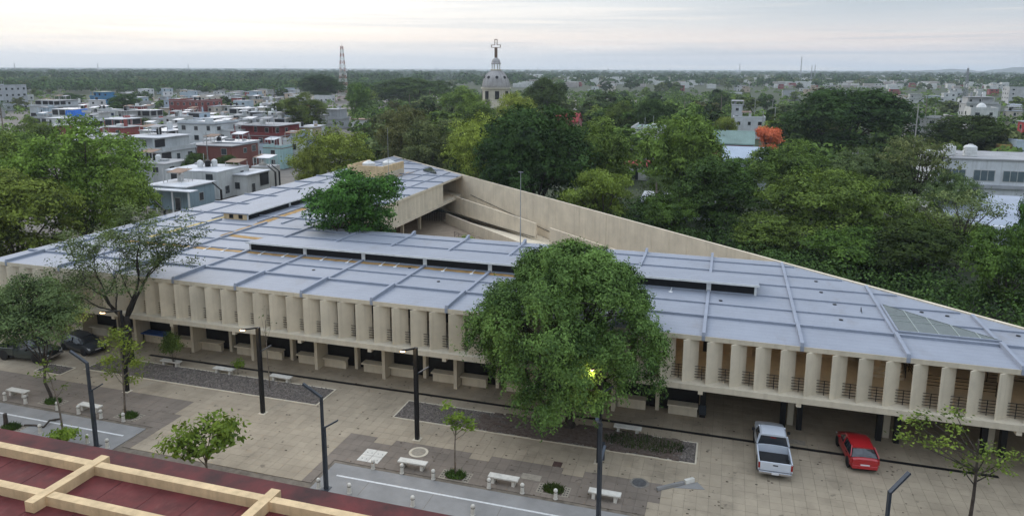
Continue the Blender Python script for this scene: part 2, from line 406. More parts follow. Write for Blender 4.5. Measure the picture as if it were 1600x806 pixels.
for i in range(int(-75 / PS), int(34 / PS)):
    for j in range(int(33.3 / PS) + 1, int(67 / PS)):
        x, y = (i + .5) * PS, (j + .5) * PS
        if x < -1 and y > 50: continue
        if any(inside(x, y, r, .5) for r in PLANTERS) or any(inside(x, y, r, -.05) for r in ROADS): continue
        if x > 28 - (y - 46.3) * 1.1 and y > 46: continue
        px, py = pix((x, y, 0))
        if px < -60 or px > 1660 or py > 840: continue
        cells.append((x * x + y * y, x, y))
cells.sort()
hw = PS / 2 - .006
pm = {k: MB().box(-hw, hw, -hw, hw, -.03, 0).mesh('paver', m) for k, m in ((0, PAVE_A), (1, PAVE_B))}
rest = (MB(), MB())
dz = random.Random(3)
n_in = 0
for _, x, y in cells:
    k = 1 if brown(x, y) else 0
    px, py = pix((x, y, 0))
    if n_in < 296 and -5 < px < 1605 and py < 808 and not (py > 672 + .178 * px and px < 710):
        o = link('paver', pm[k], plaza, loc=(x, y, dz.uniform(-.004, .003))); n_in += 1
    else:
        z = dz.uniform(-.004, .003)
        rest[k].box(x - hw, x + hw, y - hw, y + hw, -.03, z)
for k, m in ((0, PAVE_A), (1, PAVE_B)):
    o = rest[k].build('pavers', m, plaza); o['kind'] = 'stuff'
# --- light grey lane with a white line
for r in ROADS:
    o = MB().box(r[0], r[1], r[2] - 6, r[3], -.05, .006).build('road', ROADC); tag(o, kind='structure')
    MB().quad((r[0] + .8, 34.72, .012), (r[1] - .7, 34.72, .012), (r[1] - .7, 34.86, .012), (r[0] + .8, 34.86, .012)).build('lane_line', WLINE, o)
    x = r[0] + 3
    while x < r[1] - 1:
        MB().box(x - .012, x + .012, 33.3, 34.7, .0, .0075).build('joint', JOINT, o); x += 4.1
o = MB().box(-46, 16.6, 46.22, 46.52, -.03, .008).build('drain_channel', BLACK)
tag(o, 'long black drain channel in the paving under the eave of the concrete building', 'drain')
# --- planting beds
def pebbles(name, r, n, m, parent, smin=.03, smax=.09, seed=1):
    q = np.random.default_rng(seed); V = []; Fq = []
    c = np.stack([q.uniform(r[0] + .15, r[1] - .15, n), q.uniform(r[2] + .15, r[3] - .15, n), np.full(n, .06)], 1)
    s = q.uniform(smin, smax, n)
    base = np.array([[1, 0, 0], [0, 1, 0], [-1, 0, 0], [0, -1, 0], [0, 0, 1.0]])
    for k in range(n):
        a = q.uniform(0, 6.28); R = np.array([[math.cos(a), -math.sin(a), 0], [math.sin(a), math.cos(a), 0], [0, 0, .8]])
        V.append(c[k] + s[k] * q.uniform(.7, 1.3, (5, 1)) * (base @ R.T)); b = 5 * k
        Fq += [(b, b + 1, b + 4), (b + 1, b + 2, b + 4), (b + 2, b + 3, b + 4), (b + 3, b, b + 4)]
    me = bpy.data.meshes.new(name); me.from_pydata(np.concatenate(V).tolist(), [], Fq); me.materials.append(m)
    o = link(name, me, parent); o['kind'] = 'stuff'; return o
def bed(r, m, label, n, pebm, seed):
    t = thing('planting_bed', label, 'planter', (r[0], r[2], 0), group='planting beds on the plaza')
    e = MB(); w = .1
    e.box(r[0], r[1], r[2], r[2] + w, -.03, .05).box(r[0], r[1], r[3] - w, r[3], -.03, .05).box(r[0], r[0] + w, r[2] + w, r[3] - w, -.03, .05).box(r[1] - w, r[1], r[2] + w, r[3] - w, -.03, .05)
    e.build('edging', CONC, t, world=True)
    nx, ny = int((r[1] - r[0]) / .35), 8; V = []; Fq = []
    q = np.random.default_rng(seed)
    for j in range(ny + 1):
        for i in range(nx + 1):
            V.append((r[0] + w + (r[1] - r[0] - 2 * w) * i / nx, r[2] + w + (r[3] - r[2] - 2 * w) * j / ny, .03 + (q.uniform(0, .07) if 0 < i < nx and 0 < j < ny else 0)))
    for j in range(ny):
        for i in range(nx): a = j * (nx + 1) + i; Fq.append((a, a + 1, a + nx + 2, a + nx + 1))
    mb = MB(); mb.v = V; mb.f = Fq; mb.build('soil', m, t, world=True, smooth=True)
    o = pebbles('gravel', r, n, pebm, None, seed=seed); o.parent = t; o.matrix_parent_inverse = Matrix.Translation((-r[0], -r[2], 0))
    return t
PEB = mat('gravel_stone', (.22, .19, .165), .9, .3, 6)
bed(PLANTERS[0], SOILM, 'long grey gravel bed between the acacia and the parked cars', 4200, PEB, 2)
bed(PLANTERS[1], SOILM, 'gravel and soil bed round the foot of the big weeping tree', 3600, PEB, 3)
bed(PLANTERS[2], SOILM, 'small gravel bed beside the dark hatchback', 400, PEB, 4)
# brown leaf litter under the big tree and grass tufts
def tufts(name, cx, cy, rx, ry, n, h, m, seed=1, z0=0.0):
    q = np.random.default_rng(seed)
    a = q.uniform(0, 2 * np.pi, n); r = np.sqrt(q.uniform(0, 1, n))
    b = np.stack([cx + rx * r * np.cos(a), cy + ry * r * np.sin(a), np.full(n, z0)], 1)
    t = q.uniform(0, 2 * np.pi, n); hh = h * q.uniform(.4, 1.2, n); w = .03
    d = np.stack([np.cos(t), np.sin(t), np.zeros(n)], 1) * w
    tip = b + np.stack([q.normal(0, .4, n) * hh, q.normal(0, .4, n) * hh, hh], 1)
    v = np.concatenate([b - d, b + d, tip + d * .3, tip - d * .3], 0)
    i = np.arange(n); f = np.stack([i, i + n, i + 2 * n, i + 3 * n], 1)
    o = link(name, np_mesh(name, v, f, m)); return o
GRASSL = leaf_mat('grass_leaf', (.035, .06, .015), (.12, .19, .04), .3)
WEED = leaf_mat('weed_leaf', (.02, .035, .012), (.07, .10, .03), .3)
litter = MB()
q = np.random.default_rng(9)
for k in range(900):
    x, y = q.normal(-8.6, 4.0), q.uniform(42.5, 45.0)
    if not (-15.5 < x < -2.0): continue
    s = q.uniform(.1, .35); litter.box(x - s, x + s, y - s * .5, y + s * .5, .05, .105 + q.uniform(0, .02))
o = litter.build('leaf_litter', SOILB); tag(o, 'brown leaf litter under the big weeping tree', 'leaf litter', kind='stuff')
o = tufts('weeds', -4.2, 43.8, 2.6, 1.0, 900, .3, WEED, 5, .05); tag(o, 'low weeds in the soil bed beside the weeping tree', 'weeds', kind='stuff')
PLATE = mat('perforated_slab', (.33, .29, .23), .85, .15, 4)
HOLE = mat('dark_hole', (.03, .028, .025), .9, .1, 4)
SLOT = MB().box(-.04, .04, -.04, .04, 0, .011).mesh('slot', HOLE)
for k, (px, py, lab) in enumerate([(83, 628, 'grass tree pit at the foot of the leafy tree by the left bench'), (202, 650, 'grass tree pit at the foot of the tiered sapling'), (712, 743, 'grass tree pit round the slim sapling between two benches'), (865, 765, 'grass tree pit without a tree beside the bench'), (18, 668, 'grass tree pit on the light grey lane with a cut stump')]):
    p = G(px, py); t = thing('tree_pit', lab, 'tree pit', p, group='tree pits along the lane')
    MB().box(-.95, .95, -.5, .5, -.02, .008).build('slab', PLATE, t)
    MB().box(-.55, .55, -.42, .42, .0, .02).build('soil', SOILB, t)
    for sx in (-1, 1):
        for a in range(2):
            for b_ in range(4): link('slot', SLOT, t, loc=(sx * (.68 + a * .15), -.32 + b_ * .22, 0))
    o = tufts('grass', 0, 0, .62, .45, 700, .22, GRASSL, 20 + k); o.parent = t; o['kind'] = 'stuff'
p = G(654, 706); t = thing('manhole_cover', 'round pale manhole cover behind the bench with two bollards', 'manhole', p)
MB().lathe([(.62, 0), (.62, .012), (.5, .014)], 28).build('ring', CONC, t); MB().lathe([(.46, 0), (.46, .022), (.2, .023)], 28).build('lid', PLATE, t)
p = G(999, 754); t = thing('manhole_cover', 'round dark manhole cover near the broken concrete wedge', 'manhole', p)
MB().lathe([(.55, 0), (.55, .012), (.45, .014)], 28).build('ring', mat('stained_concrete', (.22, .2, .17), .9, .2, 3), t); MB().lathe([(.42, 0), (.42, .022), (.2, .023)], 28).build('lid', mat('iron_lid', (.10, .10, .10), .7, .2, 5), t)
p = G(582, 712); t = thing('service_cover', 'pale slotted service cover slab in the brown paving', 'cover', p)
for i in range(2):
    for j in range(2):
        MB().box(-.72 + i * .73, -.02 + i * .73, -.72 + j * .73, -.02 + j * .73, 0, .014).build('plate', BENCH, t)
        for a in (.2, .5): MB().box(-.72 + i * .73 + a, -.66 + i * .73 + a, -.45 + j * .73, -.39 + j * .73, 0, .018).build('slot', HOLE, t)
o = MB().box(-.28, .28, -.28, .28, 0, .014).build('drain_cover', mat('rusty_iron', (.09, .05, .04), .85, .25, 5)); o.location = G(871, 725); tag(o, 'small square rusty cover in the paving left of the tall grey lamp', 'cover')
for px, py, lab in ((830, 745, 'pale square patch of paving beside the bench end'), (1243, 690, 'pale rectangular hatch in the paving under the overhang')):
    o = MB().box(-.6, .6, -.3, .3, 0, .012).build('hatch_cover', PLATE, ); o.location = G(px, py); tag(o, lab, 'cover')
# broken concrete strip with a raised wedge of paving
p = G(1057, 758); t = thing('concrete_wedge', 'broken concrete curb lying askew in the brown paving', 'rubble', p, rad(38))
MB().side([(-.13, 0), (.13, 0), (.11, .16), (-.10, .2)], -1.35, .5).build('curb', ROADC, t, bevel=.03)
MB().side([(-.13, 0), (.13, 0), (.12, .24), (-.10, .26)], .56, 1.2).build('broken_end', BENCH, t, bevel=.03)
MB().prism([(-.3, -.15), (1.3, -.95), (1.35, -.15)], -.01, .02).build('mortar_patch', ROADC, t)

# ================================================================== MAIN BUILDING
U0, U1, V0, V1 = -63.0, 28.1, 46.3, 127.9
HF, HR = 3.34, 6.90          # underside of the upper floor, top of the roof
HD = Vector((U1 - U0, V0 - V1, 0)).normalized(); HN = Vector((HD.y, -HD.x, 0))
if HN.y > 0: HN = -HN
def hyp(v): return U0 + (V1 - v) * (U1 - U0) / (V1 - V0)
bld = thing('concrete_building', 'long cream concrete building with pale blue flat roof and rows of upright fins', 'building', (-17, 46.3, 0))
CU, CV = -41.2, 67.3
plan = [(U0, V0), (U1, V0), (hyp(CV), CV), (CU, CV), (CU, hyp(0) and (V1 - (CU - U0) * (V1 - V0) / (U1 - U0))), (U0, V1)]
def shrink(p, a): return p
roof = MB().prism(plan, HR - .16, HR).build('roof', ROOFM, bld, world=True)
# eave fascia
fa = MB(); fa.box(U0, U1 - .4, V0 - .03, V0 + .2, HR - .32, HR - .002); fa.box(U0 - .03, U0 + .2, V0 + .2, V1, HR - .32, HR - .002)
fa.build('eave', CONC, bld, world=True)
fa = MB().box(CU - .2, CU + .03, CV, V1 - (CU - U0) * (V1 - V0) / (U1 - U0), HR - .32, HR - .002); fa.box(CU + .03, hyp(CV) - .3, CV - .2, CV + .03, HR - .32, HR - .002); fa.build('eave', CONC, bld, world=True)
# roof beams across the front wing
GU = [-.9 + 6 * k for k in range(-10, 5)]
for u in GU:
    vmax = min(CV + .02, V1 - (u - U0) * (V1 - V0) / (U1 - U0) - .25)
    if u > U1 - 3: continue
    MB().side([(V0 - .06, HR - .30), (V0 - .06, HR + .02), (V0 + .02, HR + .24), (50.1, HR + .30), (50.1, HR + .18), (vmax - .9, HR + .16), (vmax - .2, HR + .38), (vmax + .05, HR + .38), (vmax + .05, HR - .1)] if u < 4 and u > CU else
              [(V0 - .06, HR - .30), (V0 - .06, HR + .02), (V0 + .02, HR + .24), (50.1, HR + .30), (50.1, HR + .18), (vmax, HR + .18), (vmax, HR - .1)],
              u - .11, u + .11).build('roof_beam', ROOFB, bld, world=True)
for k in range(6):
    v = 50.1 + 3.1 * k
    um = hyp(v) - .5
    w = .07 if k else .12
    MB().box(U0 + .25, um, v - w, v + w, HR - .05, HR + (.17 if k == 0 else .11)).build('roof_rib', ROOFB, bld, world=True)
# left wing grid
for v in [70.3 + 6 * k for k in range(9)]:
    ue = min(CU + .03, hyp(v) - .4)
    if ue - U0 < 2: continue
    MB().box(U0 - .03, ue, v - .11, v + .11, HR - .05, HR + .17).build('roof_beam', ROOFB, bld, world=True)
for u in (-59.6, -56.3, -50.2, -47.1, -44.2):
    ve = min(V1 - (u - U0) * (V1 - V0) / (U1 - U0) - .4, 126)
    MB().box(u - .1, u + .1, CV + .2, ve, HR - .05, HR + .12).build('roof_rib', ROOFB, bld, world=True)
# ochre waterproofing bands on the roof
def band(pts, w, m):
    b_ = MB()
    for p, q_ in zip(pts[:-1], pts[1:]):
        p, q_ = Vector((*p, 0)), Vector((*q_, 0)); d = (q_ - p).normalized(); n = Vector((-d.y, d.x, 0)) * w / 2; p = p - d * .05
        n0 = 14
        L_ = (q_ - p).length; k = max(2, int(L_ / .5))
        prev = None
        for i in range(k + 1):
            c = p + (q_ - p) * (i / k); a_ = n * random.uniform(.75, 1.2); b2 = n * random.uniform(.75, 1.2)
            cur = (c + a_, c - b2)
            if prev: b_.quad((*prev[1][:2], HR + .012), (*cur[1][:2], HR + .012), (*cur[0][:2], HR + .012), (*prev[0][:2], HR + .012))
            prev = cur
    return b_.build('waterproofing_band', m, bld, world=True)
band([(-57, 55.85), (-37.2, 55.7), (-14, 55.75)], .62, RUST)
band([(-43.6, 60.5), (-49.6, 61.2)], .8, RUST); band([(-49.4, 60.6), (-49.9, 96)], .9, RUST)
band([(-56.2, 58.0), (-55.6, 69)], .6, RUSTY)
band([(-50.6, 99), (-50.4, 109)], 1.0, RUST)
band([(-22.6, 61.3), (-21.0, 63.9)], 1.1, RUST) if False else None
# raised clerestories
PIPE = mat('white_plastic', (.75, .75, .74), .5, .05, 3)
def clerestory(u0, u1, v0, v1, along, posts, label):
    c = MB()
    t = .93
    if along == 'u':
        c.side([(v0 - .28, HR + .80), (v0 - .28, HR + .92), (v1, HR + .62), (v1, HR + .50)], u0 - .15, u1 + .15)
        top = c.build('clerestory', ROOFM, bld, world=True); tag(top, label)
        MB().box(u0 - .16, u1 + .16, v0 - .32, v0 - .283, HR + .78, HR + .935).build('edge_trim', WHITE, top, world=True)
        MB().side([(v0 + .1, HR), (v0 + .1, HR + .79), (v1 - .1, HR + .50), (v1 - .1, HR)], u0, u0 + .12).build('cheek', CONC, top, world=True)
        MB().side([(v0 + .1, HR), (v0 + .1, HR + .79), (v1 - .1, HR + .50), (v1 - .1, HR)], u1 - .12, u1).build('cheek', CONC, top, world=True)
        MB().box(u0 + .12, u1 - .12, v1 - .12, v1 - .02, HR, HR + .50).build('back_wall', ROOFB, top, world=True)
        ps = [u0] + posts + [u1]
        for a, b_ in zip(ps[:-1], ps[1:]):
            MB().box(a + .17, b_ - .17, v0 + .06, v0 + .1, HR + .02, HR + .79).build('mesh_panel', LOUVRE, top, world=True)
        for a in ps:
            MB().box(max(a - .17, u0), min(a + .17, u1), v0 - .02, v0 + .08, HR + .01, HR + .795).build('post', WHITE, top, world=True)
    else:
        top = MB().side([(u1 + .28, HR + .66), (u1 + .28, HR + .78), (u0 - .2, HR + .78), (u0 - .2, HR + .66)][::-1], v0 - .2, v1 + .1, 'y').build('clerestory', ROOFM, bld, world=True); tag(top, label)
        MB().box(u1 + .283, u1 + .32, v0 - .2, v1 + .1, HR + .64, HR + .795).build('edge_trim', WHITE, top, world=True)
        MB().box(u0 - .24, u0 - .203, v0 - .2, v1 + .1, HR + .64, HR + .80).build('edge_trim', WHITE, top, world=True)
        MB().box(u0, u1 - .05, v0, v0 + .1, HR, HR + .655).build('cheek', CREAM, top, world=True)
        for a in (u0 + .75, u0 + 2.0): MB().box(a, a + .55, v0 - .02, v0 - .002, HR + .1, HR + .55).build('vent', LOUVRE, top, world=True)
        MB().box(u0, u0 + .1, v0 + .1, v1, HR, HR + .655).build('back_wall', ROOFB, top, world=True)
        ps = [v0] + posts + [v1]
        for a, b_ in zip(ps[:-1], ps[1:]):
            MB().box(u1 - .1, u1 - .06, a + .17, b_ - .17, HR + .02, HR + .65).build('mesh_panel', LOUVRE, top, world=True)
        for a in ps: MB().box(u1 - .08, u1 + .02, max(a - .17, v0 - .003), min(a + .17, v1), HR + .01, HR + .655).build('post', WHITE, top, world=True)
clerestory(-42.9, 2.65, 56.2, 59.7, 'u', [-36.9, -30.9, -24.9, -18.9, -12.9, -6.9, -.9], 'long low clerestory with black mesh panels')
clerestory(-55.1, -51.9, 68.0, 95, 'v', [76.3, 85, 92], 'clerestory running back over the left wing')
# small white roof drains
for u in [-47.2, -45.2, -43.2, -41.1, -38.6, -34.6, -32.0, -28.7, -27.3, -22.8, -20.2, -16, -11, -6.2, -3.7]:
    d = MB().tube([(u, 56.1, HR + .12), (u - .03, 55.35, HR + .05)], .035, 5); d.lathe([(.16, 0), (.16, .04), (.05, .06)], 10, (u - .03, 55.25, HR + .002)); d.build('roof_drain', PIPE, bld, world=True)
for px, py in ((490, 422), (685, 440), (1275, 440), (1283, 457), (1304, 476), (1314, 500), (1440, 488), (1480, 494), (1101, 493), (1126, 470), (1591, 525), (540, 422), (640, 419)):
    p = G(px, py, HR); MB().lathe([(.14, 0), (.14, .05), (.05, .07)], 8, (p.x, p.y, HR + .002)).build('roof_outlet', BLACK, bld, world=True)
# glass skylight of separate panes
GL = mat('skylight_glass', (.075, .09, .078), .04, .15, 2, spec=.8)
sk = MB().box(11.28, 17.2, 50.32, 50.42, HR + .0, HR + .30).box(11.24, 11.34, 50.42, 56.1, HR, HR + .30).build('skylight', ROOFB, bld, world=True)
MB().prism([(11.34, 50.42), (17.1, 50.42), (11.34, 56.0)], HR + .003, HR + .05).build('dark_well', mat('skylight_well', (.12, .11, .08), .9, .2, 1), sk, world=True)
def sky_line(u): return 56.05 - (u - 11.34) * (5.6 / 5.8)
us = [11.34 + 1.18 * k for k in range(6)]; vs_ = [50.42, 52.5, 53.7, 56.2]
for i in range(5):
    for j in range(3):
        a, b_ = us[i] + .03, min(us[i + 1] - .03, 17.1); c, d = vs_[j] + .03, vs_[j + 1] - .03
        poly = []
        for (x, y) in ((a, c), (b_, c), (b_, d), (a, d)): poly.append((x, y))
        # clip by the slanted side
        outp = []
        for k in range(4):
            p, q_ = poly[k], poly[(k + 1) % 4]; fp, fq = sky_line(p[0]) - p[1], sky_line(q_[0]) - q_[1]
            if fp >= 0: outp.append(p)
            if fp * fq < 0: s_ = fp / (fp - fq); outp.append((p[0] + (q_[0] - p[0]) * s_, p[1] + (q_[1] - p[1]) * s_))
        if len(outp) >= 3: MB().prism(outp, HR + .26, HR + .275).build('pane', GL, sk, world=True)
for i in range(1, 5): MB().box(us[i] - .03, us[i] + .03, 50.42, sky_line(us[i]), HR + .25, HR + .30).build('glazing_bar', mat('grey_green_bar', (.30, .34, .32), .5, .1, 3), sk, world=True)
for v in vs_[1:3]: MB().box(11.34, 11.34 + (56.05 - v) * 5.8 / 5.6, v - .02, v + .02, HR + .255, HR + .295).build('glazing_bar', MATS['grey_green_bar'], sk, world=True)
MB().bar((11.34, 56.05, HR + .15), (17.14, 50.45, HR + .15), .05, .28).build('slanted_edge', GL, sk, world=True)
sk2 = MB().prism([(-49, 110.5), (-45.5, 108), (-49, 114)], HR + .1, HR + .3).build('skylight', GL, bld, world=True)
# water tank pen on the roof
pen = MB().box(-57.6, -51.3, 100.6, 100.8, HR, HR + 1.95).box(-51.5, -51.3, 100.8, 108, HR, HR + 1.95).box(-57.6, -57.4, 100.8, 108, HR, HR + 1.95).build('tank_enclosure', CREAM, bld, world=True)
MB().box(-51.3, -51.27, 101.0, 107.8, HR, HR + .85).build('dado', CONC, pen, world=True)
# upper floor
MB().prism([(U0 + .1, V0 - .55), (U1 - 1.2, V0 - .55), (hyp(CV), CV + .0), (CU, CV), (CU + .0, V1 - (CU - U0) * (V1 - V0) / (U1 - U0)), (U0 + .1, V1 - .5)], HF + .001, HF + .38).build('upper_floor', CONC, bld, world=True)
MB().box(U0 + .1, 26, V0 - .6, V0 - .553, HF, HF + .381).build('slab_edge', CONC, bld, world=True)
for u in GU:
    if u > 26: continue
    MB().box(u - .15, u + .15, V0 - .56, V0 + 3, HF - .26, HF).build('floor_beam', CONC, bld, world=True)
# fins: thin vertical blades set askew
def fin_mesh(chord, thick, h, ang):
    pts = []
    for k in range(9): s_ = -1 + 2 * k / 8; pts.append((s_ * chord / 2, thick / 2 * (1 - s_ * s_) ** .6 + .028))
    for k in range(9): s_ = 1 - 2 * k / 8; pts.append((s_ * chord / 2, -thick / 2 * (1 - s_ * s_) ** .6 - .03))
    c, s2 = math.cos(ang), math.sin(ang)
    poly = [(x * c - y * s2, x * s2 + y * c) for x, y in pts]
    return MB().prism(poly, 0, h).mesh('fin', CONC)
fm = fin_mesh(1.24, .055, HR - .32 - HF - .38, rad(39))
zf = HF + .381
u = -62.0
railm = MB()
for k in range(5): railm.box(-.66, .66, -.012, .012, .16 + k * .19, .195 + k * .19)
railm.box(-.02, .02, -.02, .02, 0, .96)
railm = railm.mesh('railing', BLACK)
fk = 0
u = -.9 - 6 * 10 + .75 - 1.5
while u < 25.5:
    o = link('fin', fm); o.parent = bld; o.location = (u + 17, .12, zf)
    o = link('railing', railm); o.parent = bld; o.location = (u + .75 + 17, .30, zf)
    u += 1.5
fm2 = fin_mesh(1.5, .12, HR - .32 - HF - .38, rad(90 - 20))
v = 68.3
while v < 100.2:
    o = link('fin', fm2); o.parent = bld; o.location = (CU - .3 + 17, v - 46.3, zf); v += 1.42
# gallery wall behind the fins, ceilings stay dark
MB().box(U0 + .3, 2.4, 51.8, 52.0, HF + .38, HR - .16).build('gallery_wall', CONC_IN, bld, world=True)
for u in [-61 + 3 * k for k in range(21)]:
    MB().box(u, u + 1.0, 51.76, 51.797, HF + .39, HF + 2.6).build('gallery_door', DARK, bld, world=True)
MB().box(2.2, 9.4, 53.2, 53.4, HF + .38, HR - .16).build('gallery_wall', CONC_IN, bld, world=True)
MB().box(9.4, 16, 57.0, 57.2, HF + .38, HR - .16).build('gallery_wall', CONC_IN, bld, world=True)
for u in (4.3, 10.3, 16.3): MB().box(u, u + .35, 51.3, 51.65, HF + .38, HR - .16).build('column', CONC_IN, bld, world=True)
stf = MB()
for k in range(14): stf.box(9.8, 12.0, 50.6 + k * .3, 50.93 + k * .3, HF + .38 + k * .17, HF + .55 + k * .17)
stf.build('stair', CONC, bld, world=True)
def rail(p0, p1, h=.95, n=4, m=BLACK, parent=None, name='railing'):
    r_ = MB(); p0, p1 = Vector(p0), Vector(p1)
    for k in range(n): zz = Vector((0, 0, h - k * h / (n + .3))); r_.bar(p0 + zz, p1 + zz, .035, .035)
    L_ = (p1 - p0).length; k = max(1, round(L_ / 1.4))
    for i in range(k + 1): q_ = p0 + (p1 - p0) * i / k; r_.bar(q_, q_ + Vector((0, 0, h)), .04, .04)
    return r_.build(name, m, parent or bld, world=True)
rail((9.75, 50.6, HF + .55), (9.75, 54.8, HF + 2.9)); rail((12.05, 50.6, HF + .55), (12.05, 54.8, HF + 2.9))
rail((12.6, 49.6, HF + .38), (17, 49.6, HF + .38)); rail((12.6, 49.6, HF + .38), (12.6, 53.5, HF + .38)); rail((17.2, 52, HF + .38), (24, 52, HF + .38))
MB().box(17.4, 17.75, 50.5, 50.85, HF + .38, HR - .16).build('column', CONC, bld, world=True)
# warm ceiling lamps in the gallery
GLOW = mat('lit_ceiling_lamp', (1, .85, .6), .5, 0, 1, emit=((1, .70, .36), 6))
for k, (u, v) in enumerate(((-5.2, 49.6), (-1.2, 49.8), (3.2, 50.2), (6.8, 50.2), (10.4, 49.2), (14.5, 50.4), (19, 49.6), (-43.8, 104.6))):
    c = MB().lathe([(.13, 0), (.13, .06), (.05, .08)], 10, (u, v, HR - .27)).build('ceiling_lamp', GLOW, bld, world=True)
    l = bpy.data.lights.new('gallery_light', 'POINT'); l.energy = 8; l.color = (1, .70, .38); l.shadow_soft_size = .12
    lo = bpy.data.objects.new('gallery_light', l); COL.objects.link(lo); lo.parent = bld; lo.matrix_parent_inverse = Matrix.Translation(-wloc(bld)); lo.location = (u, v, HR - .42)
# ground floor: shop bays with black fronts, posts, counters
zc = HF
MB().box(U0 + .3, -.9, 49.6, 49.75, 0, zc).build('shop_wall', CONC_IN, bld, world=True)
u = -60.9
kk = 0
while u < -1:
    MB().box(u - .13, u + .13, 47.9 if kk % 2 == 0 else 49.0, 49.597, .002, zc - .002).build('pier', CONC, bld, world=True)
    MB().box(u + .13, u + 2.87, 49.50, 49.597, .004, zc - .3).build('black_shopfront', BLACK, bld, world=True)
    # counters on either side of the deep pier
    if kk % 2 == 0: a, b_ = u + .16, u + 2.25
    else: a, b_ = u + .75, u + 2.84
    c = MB().box(a, b_, 48.45, 49.2, .72, .83).build('counter', CONC, bld, world=True)
    MB().box(a + .05, b_ - .05, 48.75, 49.1, .003, .719).build('counter_base', CONC, c, world=True)
    u += 3; kk += 1
MB().box(-.95, -.55, 48.8, 49.2, 0, zc).build('corner_post', BLACK, bld, world=True)
MB().box(-1.0, -.5, 48.7, 48.79, .25, .95).build('meter_box', STEEL, bld, world=True)
MB().box(-.9, -.75, 49.75, 60, 0, zc).build('end_wall', CONC, bld, world=True)
for u in (5.05, 11.0, 17.0, 23.0):
    for s_ in (-1, 1):
        MB().box(u + s_ * .53 - .17, u + s_ * .53 + .17, 48.9, 49.3, 0, zc).build('black_column', BLACK, bld, world=True)
    MB().box(u - .2, u + .2, 49.5, 49.9, 0, zc).build('column', CONC, bld, world=True)
# slanting rear wall in formwork panels
hl = Vector((U1 - U0, V0 - V1, 0)).length
n_p = 46
for k in range(n_p):
    a, b_ = hl * k / n_p + .018, hl * (k + 1) / n_p - .018
    p, q_ = Vector((U0, V1, 0)) + HD * a, Vector((U0, V1, 0)) + HD * b_
    off = random.uniform(-.012, .012)
    n1, n2 = HN * off, HN * -.24
    w = MB().prism([tuple((p + n1)[:2]), tuple((q_ + n1)[:2]), tuple((q_ + n2)[:2]), tuple((p + n2)[:2])], 0, HR + .10)
    w.build('wall_panel', CONC_W, bld, world=True)
w = MB(); p, q_ = Vector((U0, V1, 0)), Vector((U1, V0, 0))
w.prism([tuple((p - HN * .03)[:2]), tuple((q_ - HN * .03)[:2]), tuple((q_ - HN * .21)[:2]), tuple((p - HN * .21)[:2])], 0, HR + .08); w.build('wall_core', CONC, bld, world=True)
def hypw(name, a, b_, off, z0, z1, th=.2, m=CONC_W, tops=None):
    p, q_ = Vector((U0, V1, 0)) + HD * a + HN * off, Vector((U0, V1, 0)) + HD * b_ + HN * off
    n1, n2 = HN * (-th / 2), HN * (th / 2)
    pl = [tuple((p + n1)[:2]), tuple((q_ + n1)[:2]), tuple((q_ + n2)[:2]), tuple((p + n2)[:2])]
    v0 = [z0[0], z0[1], z0[1], z0[0]]; v1 = [z1[0], z1[1], z1[1], z1[0]]
    a2 = sum(pl[i][0] * pl[(i + 1) % 4][1] - pl[(i + 1) % 4][0] * pl[i][1] for i in range(4))
    if a2 < 0: v0, v1 = v0[::-1], v1[::-1]
    return MB().prism(pl, v0, v1).build(name, m, bld, world=True)
def along(u, off): return (u - U0 - HN.x * off) / HD.x
hypw('ramp_parapet', along(-43, 2), along(-23.8, 2), 2.0, (1.1, 1.85), (3.85, 3.85))
hypw('ramp_parapet', along(-21.4, 2), along(-6, 2), 2.0, (0, 0), (3.87, 3.87))
hypw('ramp_parapet', along(-41.9, 4.4), along(-18, 4.4), 4.4, (0, 0), (1.58, 1.58))
hypw('ramp', along(-43, 1), along(-10, 1), 1.0, (2.2, .3), (2.6, .7), 1.78, CONC)
hypw('ramp', along(-42, 3.2), along(-22, 3.2), 3.2, (0, 1.4), (.3, 1.8), 2.1, CONC)
p = Vector((U0, V1, 0)) + HD * along(-39.1, .25) + HN * .1; q_ = Vector((U0, V1, 0)) + HD * along(-14, .25) + HN * .1
MB().bar((p.x, p.y, 4.15), (q_.x, q_.y, 1.75), .06, .06).build('handrail', BLACK, bld, world=True)
p = Vector((U0, V1, 0)) + HD * along(-36, 2.2) + HN * 2.2; q_ = Vector((U0, V1, 0)) + HD * along(-24, 2.2) + HN * 2.2
MB().bar((p.x, p.y, 1.3), (q_.x, q_.y, 1.95), .06, .06).build('handrail', BLACK, bld, world=True)
court = MB().prism([(CU - 20, CV - 8), (hyp(CV - 8) - .4, CV - 8), (CU - 4, V1 - (CU - 4 - U0) * (V1 - V0) / (U1 - U0) - .4), (CU - 20, 105)], -.03, -.01).build('courtyard', mat('court_floor', (.34, .27, .2), .9, .12, .8)); tag(court, kind='structure')
MB().box(CU - 8.2, CU - 8, 70, 106, 0, zc).build('court_wall', CONC_IN, bld, world=True)
gt = MB()
for k in range(16): gt.box(CU - 6.4 + k * .3, CU - 6.36 + k * .3, 104, 104.05, 0, 2.5)
gt.build('court_gate', BLACK, bld, world=True)
for v in (74, 80, 86, 92, 98): MB().box(CU - 3.2, CU - 2.8, v - .2, v + .2, 0, zc).build('column', CONC, bld, world=True)
# brick bench grid and fence in the court
rail((-36, 91.5, .3), (-25, 81.5, .3), 1.3, 6, mat('dark_brown_metal', (.05, .035, .03), .7, .2, 3), name='court_fence')
